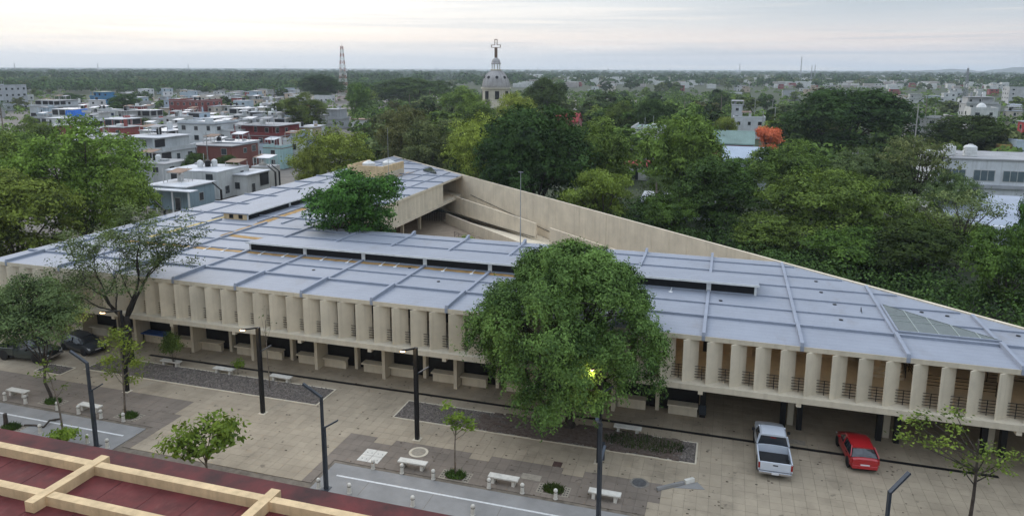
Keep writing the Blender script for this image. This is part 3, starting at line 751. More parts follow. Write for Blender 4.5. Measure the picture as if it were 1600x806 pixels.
# thin white radio mast standing on the roof
p = G(813, 385, HR); h_ = top_h(p, 268)
m_ = thing('radio_mast', 'thin grey radio mast rising from the pale roof before the slanting wall', 'mast', (p.x, p.y, HR))
MB().tube([(0, 0, 0), (0, 0, h_ - HR)], [.05, .025], 6).build('pole', mat('galvanised', (.35, .36, .37), .5, .1, 3, metal=.4), m_)
MB().box(-.25, .25, -.03, .03, h_ - HR - .1, h_ - HR - .04).build('cross_arm', MATS['galvanised'], m_)
p = G(608, 300, HR)
m_ = thing('radio_mast', 'thin aerial standing beside the cream tank enclosure', 'mast', (p.x, p.y, HR)); MB().tube([(0, 0, 0), (0, 0, 9)], [.04, .02], 5).build('pole', MATS['galvanised'], m_)

# ================================================================== RED ROOF IN FRONT
HRD = 6.6
EV = float(G(200, 708, HRD).y)
rb = thing('red_roofed_building', 'low building with stained dark red flat roof and cream beams along the bottom edge', 'building', (-20, EV, 0))
MB().box(-60, -2.0, -6, EV - .3, 0, HRD - .2).build('wall', CREAM, rb, world=True)
MB().box(-60, -1.6, -6, EV, HRD - .2, HRD).build('roof', REDR, rb, world=True)
bv1, bv2 = float(G(200, 738, HRD + .3).y), float(G(100, 780, HRD + .3).y)
MB().box(-60, -1.7, bv1 + .25, EV - .03, HRD, HRD + .05).build('stained_strip', REDR2, rb, world=True)
for k in range(-60, 0, 2):
    MB().box(k, k + .04, bv1 - 9, bv1 - .2, HRD, HRD + .012).build('membrane_lap', REDR2, rb, world=True)
for i, v in enumerate((bv1, bv2, bv2 - (bv1 - bv2))):
    MB().box(-60, -2.2, v - .19, v + .19, HRD - .05, HRD + .42).build('long_beam', CREAM, rb, world=True)
u1_, u2_ = float(G(152, 719, HRD + .45).x), float(G(419, 775, HRD + .45).x)
for u in (u1_ - 2 * (u2_ - u1_), u1_ - (u2_ - u1_), u1_, u2_, u2_ + (u2_ - u1_)):
    MB().side([(bv1 + .62, HRD), (bv1 + .62, HRD + .45), (bv2 - .75, HRD + .47), (bv2 - .75, HRD + .03), (bv2 - .3, HRD + .01), (bv1 + .3, HRD + .01)], u - .22, u + .22).build('cross_beam', CREAM, rb, world=True)

# ================================================================== STREET FURNITURE
WARM = mat('lit_lamp', (1, .8, .5), .5, 0, 1, emit=((1, .66, .30), 7))
LAMP_OFF = mat('lamp_panel', (.10, .13, .17), .3, .1, 3)
def black_lamp(px, py, label):
    p = G(px, py); t = thing('street_lamp', label, 'street lamp', p, group='black street lamps along the planting beds')
    h = 6.35
    MB().box(-.26, .26, -.26, .26, 0, .03).build('base_plate', CONC, t)
    MB().box(-.12, .12, -.12, .12, .03, h).build('pole', BLACK, t)
    arm = MB().bar((0, .1, h - .06), (-.35, -1.25, h + .24), .12, .1).build('arm', BLACK, t)
    MB().bar((-.30, -1.05, h + .13), (-.37, -1.32, h + .20), .15, .05).build('light', WARM, arm)
    MB().bar((.1, 0, h - 1.75), (.75, .35, h - 1.35), .1, .06).build('side_arm', STEEL, t)
    l = bpy.data.lights.new('lamp_light', 'POINT'); l.energy = 60; l.color = (1, .72, .36); l.shadow_soft_size = .12
    lo = bpy.data.objects.new('lamp_light', l); COL.objects.link(lo); lo.parent = t; lo.location = (-.36, -1.25, h + .02)
    return t
black_lamp(199, 611, 'black street lamp beside the trunk of the open acacia')
black_lamp(411, 645, 'black street lamp at the end of the long grey gravel bed')
black_lamp(652, 686, 'black street lamp just left of the big weeping tree')
L4 = black_lamp(935, 722, 'black street lamp shining into the foliage of the big weeping tree')
for c in L4.children:
    if c.type == 'LIGHT': c.data.energy = 60; c.data.color = (1, .78, .36)
MB().box(.1, .4, -.3, -.1, .35, 1.5).build('control_box', STEEL, L4)
def grey_lamp(p, rz, label, h=5.7):
    t = thing('street_lamp', label, 'street lamp', p, rz, group='blue grey street lamps along the lane')
    MB().box(-.24, .24, -.24, .24, 0, .03).build('base_plate', STEEL, t)
    MB().box(-.12, -.01, -.09, .09, .03, h).box(.01, .10, -.09, .09, .03, h * .68).build('pole', STEEL, t)
    MB().bar((-.06, 0, h - .05), (-1.05, -.25, h + .75), .17, .11).build('arm', STEEL, t)
    MB().bar((-.62, -.14, h + .33), (-1.07, -.255, h + .69), .15, .03).build('lamp_panel', LAMP_OFF, t)
    MB().bar((.05, 0, h * .68 - .05), (.85, .12, h * .68 + .45), .14, .08).build('side_arm', STEEL, t)
grey_lamp(G(151, 697), 0, 'blue grey forked street lamp behind the red roof at the left')
grey_lamp(G(510, 763), 0, 'blue grey forked street lamp rising behind the red roof near its middle')
grey_lamp(Vector((-5.35, 33.3, 0)), rad(75), 'blue grey street lamp standing before the bench and the weeping tree', 6.6)
grey_lamp(Vector((7.75, 33.3, 0)), rad(200), 'blue grey street lamp below the red car', 5.3)
# benches
def bench_mesh():
    top = MB().box(-.92, .92, -.24, .24, .36, .46); leg = MB().side([(-.2, 0), (.2, 0), (.16, .36), (-.16, .36)], -.09, .09)
    return top.mesh('seat', BENCH), leg.mesh('leg', BENCH)
bt, bl = bench_mesh()
def bench(px, py, label, rz=0):
    p = G(px, py, .45); t = thing('bench', label, 'bench', (p.x, p.y, 0), rz, group='white concrete benches')
    o = link('seat', bt, t, bevel=.02)
    for s_ in (-.62, .62): o = link('leg', bl, t, loc=(s_, 0, 0))
for px, py, lab in [(28, 609, 'white concrete bench at the far left between two bollards'), (141, 632, 'white concrete bench left of the tiered sapling'), (350, 575, 'white concrete bench before the shop counters with the small plant to its right'), (439, 587, 'white concrete bench beside the thin bare sapling near the drain'), (267, 563, 'white concrete bench half hidden by the narrow shrub'), (645, 720, 'white concrete bench just below the round pale manhole'), (787, 744, 'white concrete bench between the slim sapling and the empty tree pit'), (945, 768, 'white concrete bench behind the grey lamp nearest the bottom edge'), (981, 666, 'white concrete bench in the shade right of the weeping tree')]:
    bench(px, py, lab, random.uniform(-.02, .02))
bolm = MB().lathe([(.13, 0), (.13, .05), (.11, .06), (.105, .48), (.12, .5), (.12, .56), (.08, .62), (.03, .635)], 14).mesh('post', BENCH)
bolr = MB().lathe([(.108, .42), (.109, .43), (.108, .455)], 14).mesh('groove', HOLE)
def bollard(px, py, label, group):
    t = thing('bollard', label, 'bollard', G(px, py), group=group); link('post', bolm, t); link('groove', bolr, t)
GB1, GB2 = 'white bollards on the far side of the lane', 'white bollards on the near side of the lane'
for px, py, lab in [(8, 625, 'white bollard at the far left by the bench end'), (40, 630, 'white bollard at the right end of the leftmost bench'), (90, 640, 'white bollard in front of the leafy tree pit'), (123, 646, 'white bollard at the left end of the bench beside the tiered sapling'), (158, 653, 'white bollard below the bench, right of the left grey lamp'), (193, 658, 'white bollard in front of the tiered sapling'),
                    (583, 732, 'white bollard beside the slotted service cover'), (628, 739, 'white bollard below the bench by the round manhole'), (677, 748, 'white bollard right of the bench by the round manhole'), (764, 762, 'white bollard below the bench right of the slim sapling'), (816, 770, 'white bollard right of the middle bench'), (868, 779, 'white bollard before the empty tree pit')]:
    bollard(px, py, lab, GB1)
for px, py, lab in [(63, 676, 'white bollard on the near lane edge by the leaning sapling'), (137, 692, 'white bollard just left of the left grey lamp foot'), (168, 699, 'white bollard just right of the left grey lamp foot'), (498, 762, 'white bollard left of the middle grey lamp foot'), (546, 770, 'white bollard right of the middle grey lamp foot'), (645, 790, 'white bollard at the roof edge below the round manhole bench'), (739, 804, 'white bollard cut by the bottom edge of the picture')]:
    bollard(px, py, lab, GB2)
# fallen cable and low stump at the left
cb = MB(); pts = [G(x, y, .05) for x, y in ((38, 664), (55, 664), (68, 667), (78, 661), (88, 655), (96, 654))]; pts[3].z = .25
cb.tube(pts, .07, 6); o = cb.build('fallen_branch', BARK); tag(o, 'dark fallen branch lying on the light grey lane', 'branch')
o = MB().lathe([(.16, 0), (.13, .5), (.12, .9), (.04, .92)], 8).build('tree_stump', BARK); o.location = G(10, 665); tag(o, 'short dark stump in the grass pit at the left', 'stump')
# blue table under the overhang
p = G(245, 520, .9); t = thing('table', 'blue topped table under the overhang by the shop front', 'table', (p.x, p.y, 0))
MB().box(-1.3, 1.3, -.5, .5, .86, .92).build('table_top', mat('blue_tarp', (.03, .12, .42), .6, .15, 2), t)
for sx in (-1.1, 1.1):
    for sy in (-.4, .4): MB().box(sx - .03, sx + .03, sy - .03, sy + .03, 0, .86).build('leg', BLACK, t)

# ================================================================== CARS
def paint(name, col): return mat(name, col, .32, .04, 2, spec=.5, coat=.7)
def loft(stations, m, name, parent, smooth=True):
    """stations: (y, [(x, z) ...]) half sections from bottom to the centre of the top; mirrored"""
    mb = MB(); k = None
    for y, sec in stations:
        ring = [(x, y, z) for x, z in sec] + [(-x, y, z) for x, z in sec[::-1]]
        k = len(ring); mb.v += ring
    for i in range(len(stations) - 1):
        for j in range(k): mb.f.append((i * k + j, i * k + (j + 1) % k, (i + 1) * k + (j + 1) % k, (i + 1) * k + j))
    mb.f.append(tuple(range(k))[::-1]); mb.f.append(tuple((len(stations) - 1) * k + j for j in range(k)))
    o = mb.build(name, m, parent, smooth=False)
    if smooth:
        o.data.polygons.foreach_set('use_smooth', [True] * len(o.data.polygons))
        e = o.modifiers.new('split', 'EDGE_SPLIT'); e.split_angle = rad(38)
    return o
def bodysec(hw, z0, zb, zt, crown=.04): return [(hw * .88, z0), (hw * .97, z0 + .12), (hw, (z0 + zb) / 2), (hw * .985, zb), (hw * .93, zt - .02), (hw * .6, zt + crown * .6), (0.001, zt + crown)]
whm = MB().lathe([(.20, -.11), (.30, -.115), (.335, -.08), (.335, .08), (.30, .115), (.20, .11)], 20).mesh('tyre', TYRE)
rim_ = MB().lathe([(.03, -.10), (.19, -.085), (.205, -.1), (.205, .1), (.19, .085), (.03, .10)], 16).mesh('rim', RIM)
def wheel(parent, x, y, r=.335):
    o = link('wheel', whm, parent, loc=(x, y, r)); o.rotation_euler = (0, math.pi / 2, 0); o.scale = (r / .335, r / .335, 1)
    link('rim', rim_, o)
TAIL = mat('tail_light', (.30, .01, .01), .25, .1, 4, spec=.6)
HEADL = mat('head_light', (.6, .62, .65), .15, .05, 4, spec=.7)
CARG = mat('car_glass', (.025, .03, .036), .06, .05, 1, spec=.8)
PLAS = mat('black_plastic', (.02, .02, .021), .6, .1, 4)
CHROME = mat('chrome_bumper', (.5, .5, .52), .25, .05, 3, metal=.9)
PLATE_W = mat('plate_white', (.7, .7, .72), .5, .05, 3)
def hatchback(label, col, p, rz, name='car', L=3.95, Wd=1.66, hatch=True):
    t = thing(name, label, 'car', p, rz); m = paint('car_paint_' + name + str(round(col[0] * 100)), col)
    h = Wd / 2; f, r = L / 2, -L / 2
    st = [(r, bodysec(h * .86, .34, .6, .86)), (r + .08, bodysec(h * .95, .26, .62, .93)), (r + .45, bodysec(h, .22, .62, .95)), (r + 1.6, bodysec(h, .2, .6, .93)), (f - 1.25, bodysec(h, .2, .58, .92)), (f - .55, bodysec(h * .97, .22, .56, .82)), (f - .12, bodysec(h * .9, .24, .5, .70)), (f, bodysec(h * .78, .3, .45, .60))]
    loft(st, m, 'body', t)
    zr = 1.42
    def cs(hw, zt): return [(h * .95, .90), (hw, zt - .06), (hw * .85, zt), (.001, zt + .025)]
    gl = loft([(r + .16, cs(h * .93, .96)), (r + .62, cs(h * .74, zr - .06)), (r + .95, cs(h * .76, zr - .015)), (r + 1.9, cs(h * .77, zr - .01)), (f - 1.62, cs(h * .72, zr - .10)), (f - .98, cs(h * .88, .95))], CARG, 'windows', t)
    rf = loft([(r + .56, [(h * .74, zr - .10), (h * .66, zr - .03), (.001, zr + .0)]), (r + .95, [(h * .775, zr - .06), (h * .7, zr + .015), (.001, zr + .04)]), (r + 1.9, [(h * .785, zr - .06), (h * .7, zr + .02), (.001, zr + .045)]), (f - 1.60, [(h * .735, zr - .15), (h * .65, zr - .07), (.001, zr - .045)])], m, 'roof', t)
    for s_ in (-1, 1):
        # pillars
        for bb in (((s_ * h * .955, r + .2, .92), (s_ * h * .755, r + .72, zr - .05), .05, .16), ((s_ * h * .955, r + 1.85, .90), (s_ * h * .785, r + 1.85, zr - .05), .04, .09), ((s_ * h * .91, f - 1.0, .93), (s_ * h * .74, f - 1.62, zr - .10), .05, .06)): MB().bar(*bb).build('pillar', m, t)
        MB().box(s_ * h * .99 - .02, s_ * h * .99 + .02, r + 1.0, r + 1.2, .76, .79).build('handle', PLAS, t)
        MB().box(s_ * h * 1.03 - .09, s_ * h * 1.03 + .09, f - 1.36, f - 1.24, .90, 1.02).build('mirror', m, t, bevel=.03)
        MB().side([(r - .005, .62), (r + .12, .62), (r + .16, .9), (r + .06, .92)], s_ * h * .93 - .1, s_ * h * .93 + .035).build('tail_light', TAIL, t)
        MB().side([(f - .16, .56), (f + .0, .55), (f - .1, .68), (f - .42, .75)], s_ * h * .74 - .14, s_ * h * .74 + .12).build('headlight', HEADL, t)
        for y in (r + .68, f - .75): wheel(t, s_ * (h - .1), y, .30)
        for y in (r + .68, f - .75): MB().lathe([(.36, -.01), (.36, .01), (.3, .012)], 20).build('wheel_arch', PLAS, t, loc=(s_ * (h - .005), y, .31)).rotation_euler = (0, math.pi / 2, 0)
    MB().box(-h * .85, h * .85, r + .15, f - .15, .13, .25).build('underbody_shade', PLAS, t)  # dark underside plate, added low to stand in for contact shade
    MB().box(-.26, .26, r - .02, r + .02, .46, .58).build('number_plate', PLATE_W, t); MB().box(-.26, .26, f - .06, f + .012, .40, .5).build('number_plate', PLATE_W, t)
    MB().side([(r - .05, .30), (r + .1, .25), (r + .1, .52), (r - .04, .5)], -h * .86, h * .86).build('bumper', m, t, bevel=.02)
    MB().side([(f - .1, .24), (f + .04, .3), (f + .03, .44), (f - .1, .46)], -h * .78, h * .78).build('bumper', PLAS, t, bevel=.02)
    MB().box(-.3, .3, r + .20, r + .24, 1.0, 1.02).build('wiper', PLAS, t)
    return t
def pickup(label, col, p, rz, L=5.5, Wd=1.95, name='pickup_truck', bumper=CHROME, ladder=False):
    t = thing(name, label, 'pickup', p, rz); m = paint('pickup_paint_' + str(round(col[1] * 100)), col)
    h = Wd / 2; f, r = L / 2, -L / 2; zb = 1.08
    cb = r + 2.05   # back of the cab
    # bed from walls, floor and tailgate
    for s_ in (-1, 1):
        MB().side([(r + .02, .48), (cb - .02, .48), (cb - .02, zb), (r + .02, zb)], s_ * h - .09 * (s_ > 0), s_ * h + .09 * (s_ < 0)).build('bed_side', m, t, bevel=.025)
    MB().box(-h + .09, h - .09, r + .1, cb - .02, .55, .62).build('bed_floor', PLAS, t)
    tg = MB().box(-h + .1, h - .1, r - .02, r + .07, .52, zb - .02).build('tailgate', m, t, bevel=.02); MB().box(-.14, .14, r - .035, r - .02, .86, .93).build('handle', PLAS, tg)
    loft([(cb, bodysec(h, .3, .75, zb)), (cb + .8, bodysec(h, .28, .75, zb)), (f - 1.5, bodysec(h, .28, .75, zb + .0)), (f - 1.35, bodysec(h, .28, .75, zb)), (f - .35, bodysec(h * .97, .3, .72, 1.0)), (f - .06, bodysec(h * .93, .34, .7, .93)), (f, bodysec(h * .88, .4, .65, .85))], m, 'body', t)
    zr = 1.76
    def cs(hw, zt): return [(h * .94, zb - .03), (hw, zt - .08), (hw * .86, zt), (.001, zt + .02)]
    loft([(cb + .06, cs(h * .9, zb + .1)), (cb + .16, cs(h * .78, zr - .03)), (cb + .6, cs(h * .79, zr)), (f - 2.15, cs(h * .78, zr - .06)), (f - 1.45, cs(h * .9, zb + .04))], CARG, 'windows', t)
    loft([(cb + .1, [(h * .79, zr - .12), (h * .7, zr - .02), (.001, zr + .0)]), (cb + .6, [(h * .80, zr - .07), (h * .7, zr + .02), (.001, zr + .04)]), (f - 2.12, [(h * .795, zr - .13), (h * .7, zr - .04), (.001, zr - .01)])], m, 'roof', t)
    for s_ in (-1, 1):
        for bb in (((s_ * h * .945, cb + .08, zb), (s_ * h * .79, cb + .16, zr - .06), .06, .14), ((s_ * h * .93, f - 1.5, zb), (s_ * h * .79, f - 2.14, zr - .08), .06, .07)): MB().bar(*bb).build('pillar', m, t)
        MB().box(s_ * (h + .10) - .09, s_ * (h + .10) + .09, f - 1.75, f - 1.62, 1.06, 1.24).build('mirror', PLAS, t, bevel=.03)
        MB().box(s_ * (h - .06) - .055, s_ * (h - .06) + .055, r - .03, r + .03, .66, 1.0).build('tail_light', TAIL, t)
        MB().side([(f - .1, .62), (f + .015, .62), (f - .02, .82), (f - .2, .84)], s_ * h * .72 - .18, s_ * h * .72 + .16).build('headlight', HEADL, t)
        MB().box(s_ * (h + .0) - .02, s_ * (h + .0) + .02, cb + .3, cb + .48, .92, .96).build('handle', PLAS, t)
        for y in (r + 1.05, f - .95): wheel(t, s_ * (h - .13), y, .38)
        for y in (r + 1.05, f - .95): MB().lathe([(.44, -.012), (.44, .012), (.3, .013)], 20).build('wheel_arch', PLAS, t, loc=(s_ * (h - .005), y, .42)).rotation_euler = (0, math.pi / 2, 0)
    MB().box(-h * .95, h * .95, r - .16, r + .0, .36, .52).build('bumper', bumper, t, bevel=.03)
    MB().box(-h * .95, h * .95, f - .02, f + .1, .36, .56).build('bumper', bumper, t, bevel=.03)
    MB().box(-h * .8, h * .8, r + .15, f - .15, .2, .5).build('underbody_shade', PLAS, t)  # underside as a dark plate, added to deepen the shade beneath the truck
    MB().box(-h * .55, h * .55, f - .02, f + .02, .62, .82).build('grille', PLAS, t)
    MB().box(-.2, .2, r - .175, r - .16, .38, .50).build('number_plate', PLATE_W, t)
    MB().box(-.16, .16, cb + .075, cb + .1, zb + .46, zb + .5).build('brake_light', TAIL, t)
    return t
pickup('white pickup truck with an open empty bed parked over the drain', (.62, .66, .72), Vector((3.62, 44.85, 0)), rad(1.5))
hatchback('red hatchback parked nose to the building across the drain', (.42, .012, .018), Vector((8.72, 46.35, 0)), rad(6))
hatchback('dark grey hatchback parked at the left behind the small gravel bed', (.035, .042, .05), Vector((-52.3, 45.6, 0)), rad(-100), 'dark_car', 4.1, 1.72)
pickup('dark green pickup truck half hidden by the leafy tree at the left', (.02, .035, .03), Vector((-55.2, 42.9, 0)), rad(-86), 5.2, 1.8, 'dark_pickup')
# dead leaves and litter specks on the paving
q = np.random.default_rng(21); sp = MB()
for k in range(420):
    x, y = q.uniform(-52, 15), q.uniform(36.2, 48)
    s_ = q.uniform(.02, .07); sp.box(x - s_, x + s_, y - s_ * .7, y + s_ * .7, .001, .012)
o = sp.build('fallen_leaves', mat('dry_leaf', (.10, .075, .05), .9, .3, 3)); tag(o, 'dry fallen leaves scattered over the paving', 'leaves', kind='stuff')

# ================================================================== TREES
LM = {
    'dark': leaf_mat('leaf_dark', (.009, .020, .006), (.10, .165, .038), .25),
    'mid': leaf_mat('leaf_mid', (.018, .037, .008), (.22, .32, .06), .3),
    'bright': leaf_mat('leaf_bright', (.035, .062, .010), (.30, .42, .07), .35),
    'yellow': leaf_mat('leaf_yellow', (.05, .07, .010), (.40, .46, .08), .35),
    'olive': leaf_mat('leaf_olive', (.035, .048, .018), (.22, .235, .085), .3),
    'grey': leaf_mat('leaf_greygreen', (.026, .045, .016), (.25, .31, .11), .3),
    'glossy': leaf_mat('leaf_glossy', (.012, .030, .007), (.125, .23, .04), .25),
    'red': leaf_mat('leaf_red', (.34, .065, .028), (.80, .24, .11), .3, .01),
    'lime': leaf_mat('leaf_lime', (.07, .12, .015), (.27, .36, .05), .4),
    'palm': leaf_mat('leaf_palm', (0.028, 0.054, 0.019), (0.109, 0.163, 0.054), .2),
}
def leaf_quads(c, out, size, q, asp=.5, up=.5):
    """rhombic leaves at points c, roughly facing out and up"""
    n = len(c)
    nn = out * 1.2 + q.normal(0, .48, (n, 3)); nn[:, 2] += up * .7
    nn /= np.linalg.norm(nn, axis=1, keepdims=True) + 1e-9
    t = q.normal(0, 1, (n, 3)); t -= nn * (t * nn).sum(1, keepdims=True); t /= np.linalg.norm(t, axis=1, keepdims=True) + 1e-9
    b = np.cross(nn, t)
    s = (size * q.uniform(.65, 1.35, n))[:, None]
    v = np.stack([c - t * s * .5, c + b * s * asp * .5 + t * s * .05, c + t * s * .5, c - b * s * asp * .5 + t * s * .05], 1).reshape(-1, 3)
    f = np.arange(n * 4).reshape(-1, 4)
    return v, f
def crown_points(kind, Ht, Wt, q, n_leaf, lobes=18, low=.35, clump=.45, flat=1.0):
    """clumped points in a crown of height Ht and width Wt; returns points, outward directions, lobe centres"""
    zc = Ht * (low + (1 - low) / 2); rz = Ht * (1 - low) / 2; rx = Wt / 2
    L = []
    for k in range(lobes):
        for _ in range(40):
            d = q.normal(0, 1, 3); d /= np.linalg.norm(d)
            if q.uniform() < .5: d[2] = abs(d[2]) - .15
            rr = q.uniform(.5, .8) if k > 2 else q.uniform(0, .35)
            p = np.array([d[0] * rx * rr, d[1] * rx * rr, zc + d[2] * rz * rr])
            if all(np.linalg.norm((p - a[0]) / np.array([rx, rx, rz])) > .34 for a in L): break
        L.append((p, q.uniform(.2, .36)))
    ncl = max(30, int(n_leaf / 20)); per = n_leaf // ncl + 1
    w = np.array([a[1] ** 2 for a in L]); w /= w.sum()
    which = q.choice(len(L), ncl, p=w)
    d = q.normal(0, 1, (ncl, 3)); d[:, 2] = d[:, 2] * .75 + .5; d /= np.linalg.norm(d, axis=1, keepdims=True)
    cen = np.array([L[i][0] for i in which]); rad_ = np.array([L[i][1] for i in which])
    sh = q.uniform(.8, 1.06, ncl)
    cp = cen + d * (rad_ * sh)[:, None] * np.array([rx, rx, rz * flat * .9])
    i = np.repeat(np.arange(ncl), per)
    cs = clump * .85 * q.uniform(.6, 1.4, ncl)[i]
    pts = cp[i] + q.normal(0, 1, (len(i), 3)) * cs[:, None] * np.array([1, 1, .5])
    out = d[i]
    return pts, out, L
def trunk_mesh(name, Ht, Wt, L, q, low, r0, bark, lean=(0, 0), nb=10, forks=1):
    mb = MB(); z0 = Ht * low * .9
    top = Vector((lean[0], lean[1], z0)); mid = Vector((lean[0] * .4 + q.normal(0, r0 * .8), lean[1] * .4 + q.normal(0, r0 * .8), z0 * .5))
    mb.tube([(0, 0, -.1), (q.normal(0, r0 * .2), 0, .25), mid, top], [r0 * 1.45, r0 * 1.05, r0 * .9, r0 * .8], 8)
    idx = q.permutation(len(L))[:nb]
    for k in idx:
        e = Vector(L[k][0]); s = top - Vector((0, 0, q.uniform(.0, z0 * .25)))
        m1 = s.lerp(e, .4) + Vector((q.normal(0, .05 * Wt), q.normal(0, .05 * Wt), .08 * Ht)) * .6
        rb = r0 * q.uniform(.32, .55)
        mb.tube([s, m1, e], [rb, rb * .65, rb * .25], 6, False)
        for j in range(3):
            d = Vector(q.normal(0, 1, 3)); d.z = abs(d.z) * .6
            f_ = m1.lerp(e, q.uniform(.2, .9)); g_ = f_ + d.normalized() * Wt * .16
            mb.tube([f_, f_.lerp(g_, .5) + Vector((0, 0, .1)), g_], [rb * .35, rb * .22, rb * .08], 4, False)
    return mb.mesh(name, bark, True)
KIND = {}
def make_kind(key, Ht, Wt, leaf, n_leaf, size, lobes=18, low=.3, clump=.45, r0=.3, bark=BARK, seed=0, asp=.5, nb=10, flat=1.0, up=.5):
    q = np.random.default_rng(seed)
    pts, out, L = crown_points(key, Ht, Wt, q, n_leaf, lobes, low, clump, flat)
    keep = pts[:, 2] > .3
    v, f = leaf_quads(pts[keep], out[keep], size, q, asp, up)
    cm = np_mesh('crown', v, f, LM[leaf])
    tm = trunk_mesh('trunk', Ht, Wt, L, q, low, r0, bark, nb=nb)
    KIND[key] = (tm, cm, Ht, Wt)
# nominal kinds, metres
make_kind('round_dark', 14, 14, 'dark', 21000, .42, 26, .05, .5, .42, seed=1)
make_kind('round_dark2', 15, 13, 'dark', 20000, .42, 28, .04, .5, .42, seed=2)
make_kind('round_mid', 13, 12, 'mid', 19000, .38, 24, .05, .48, .36, seed=3)
make_kind('round_mid2', 13, 13, 'mid', 19000, .38, 28, .06, .45, .36, seed=4)
make_kind('bright', 15, 16, 'bright', 30000, .36, 34, .08, .5, .42, seed=5)
make_kind('bright2', 13, 13, 'bright', 24000, .36, 28, .06, .48, .36, seed=6)
make_kind('yellow', 13, 13, 'yellow', 19000, .34, 24, .06, .5, .34, seed=7)
make_kind('yellow2', 9, 12, 'yellow', 12000, .34, 20, .2, .42, .3, seed=8, flat=.7)
make_kind('olive', 13, 12, 'olive', 14000, .36, 24, .08, .5, .34, seed=9)
make_kind('grey', 13, 12, 'grey', 16000, .36, 24, .06, .48, .34, seed=10)
make_kind('court', 13, 11, 'glossy', 20000, .32, 20, .26, .42, .32, seed=11)
make_kind('glossy', 10, 11, 'glossy', 14000, .36, 18, .1, .45, .3, seed=12)
make_kind('wide', 11, 19, 'mid', 26000, .36, 32, .14, .45, .34, seed=13, flat=.8)
make_kind('wide2', 12, 18, 'grey', 22000, .36, 30, .16, .45, .34, seed=14, flat=.8)
make_kind('airy_far', 12, 14, 'olive', 5200, .36, 22, .38, .4, .3, seed=15, flat=.7, nb=16)
make_kind('bare', 11, 11, 'grey', 2200, .3, 18, .35, .5, .2, seed=16, nb=18)
make_kind('flame', 8, 10, 'red', 7000, .4, 14, .35, .45, .3, seed=17, flat=.8)
def far_kind(key, leaf, seed, Ht=11, Wt=11):
    make_kind(key, Ht, Wt, leaf, 2000, .95, 15, .02, .55, .3, seed=seed, nb=3, asp=.7)
for k, l in enumerate(('dark', 'mid', 'grey', 'olive', 'bright', 'mid')): far_kind('far%d' % k, l, 30 + k, 11 + k % 3, 11 + k % 2 * 2)
def plant(key, base, height, width, label, group=None, rz=None, name='tree'):
    tm, cm, Ht, Wt = KIND[key]
    t = thing(name, label, 'tree', base, random.uniform(0, 6.28) if rz is None else rz, group)
    t.scale = (width / Wt, width / Wt, height / Ht)
    link('trunk', tm, t); link('crown', cm, t)
    return t
def ptree(key, px, z, top, wpx, label, group=None, rz=None):
    b = T(px, z); return plant(key, b, top_h(b, top) * 1.03, wpx * z / FPX * 1.06, label, group, rz)
GT = 'trees close behind the slanting wall'
ptree('bright', 138, 97, 190, 205, 'tall bright green tree behind the left end of the pale roof', 'bright trees at the left')
ptree('bright2', 30, 84, 262, 185, 'rounded bright green tree cut by the left edge', 'bright trees at the left')
ptree('bright2', 205, 92, 262, 90, 'smaller bright green tree between the tall tree and the verandah house', 'bright trees at the left')
ptree('round_mid', 10, 100, 215, 110, 'mid green tree behind the rounded tree at the left edge')
ptree('round_mid2', 22, 140, 196, 90, 'mid green tree below the palm at the left edge', 'bright trees at the left')
ptree('round_mid', 60, 190, 186, 60, 'green tree between the palm and the reddish house', 'trees of the middle distance')
ptree('court', 553, 80, 256, 158, 'glossy green tree growing in the court corner above the roof')
ptree('yellow', 523, 137, 192, 118, 'yellow green tree behind the left wing of the roof', GT)
ptree('yellow', 490, 132, 222, 60, 'low yellow green tree at the left of the larger yellow green one', GT)
ptree('olive', 632, 150, 163, 92, 'olive green tree behind the far corner of the roof', GT)
ptree('grey', 682, 142, 178, 108, 'grey green dense tree left of the yellowish one', GT)
ptree('yellow', 755, 132, 168, 118, 'yellowish green tree in front of the church dome', GT)
ptree('round_dark', 838, 122, 152, 170, 'tall very dark green tree right of the church dome', GT)
ptree('round_dark2', 800, 116, 205, 105, 'dark green tree leaning over the top of the slanting wall', GT)
ptree('round_mid', 925, 128, 190, 120, 'mid green tree to the right of the very dark one', GT)
ptree('yellow2', 940, 104, 262, 118, 'low tiered yellow green tree overhanging the slanting wall', GT)
ptree('round_mid2', 1062, 116, 168, 140, 'tall green tree before the school', GT)
ptree('round_dark2', 1115, 104, 240, 128, 'dark green lower tree in front of the tall one by the school', GT)
ptree('glossy', 1045, 100, 300, 90, 'dark green low tree beside the palm', GT)
ptree('round_mid', 1228, 122, 224, 118, 'mid green tree left of the wide light crown', GT)
ptree('wide', 1300, 98, 262, 250, 'wide spreading green tree behind the right part of the roof', GT)
ptree('wide2', 1350, 118, 236, 170, 'wide grey green tree beneath the huge dark one', GT)
ptree('round_mid2', 1205, 92, 332, 130, 'low bushy green tree against the end of the slanting wall', GT)
ptree('glossy', 1320, 84, 352, 130, 'bushy green tree touching the roof edge', GT)
ptree('round_dark', 1420, 82, 340, 150, 'dark green tree behind the skylight', GT)
ptree('wide', 1450, 92, 330, 170, 'spreading green tree between the skylight and the white building', GT)
ptree('wide2', 1478, 108, 268, 90, 'grey green tree covering the left end of the office block', GT)
ptree('airy_far', 1425, 112, 205, 130, 'tall open branched tree in front of the white building', GT)
ptree('bare', 1492, 86, 292, 140, 'thin leaved tree with bare forking branches before the white roof', GT)
ptree('glossy', 1562, 70, 352, 125, 'dense glossy tree at the right edge beyond the roof', GT)
ptree('glossy', 1600, 78, 300, 60, 'tall leafy tree cut by the right edge', GT)
ptree('round_dark', 1320, 200, 130, 192, 'huge dark round tree rising above all others', 'trees of the middle distance')
ptree('round_dark2', 1512, 190, 176, 128, 'dark green tree left of the yellow house', 'trees of the middle distance')
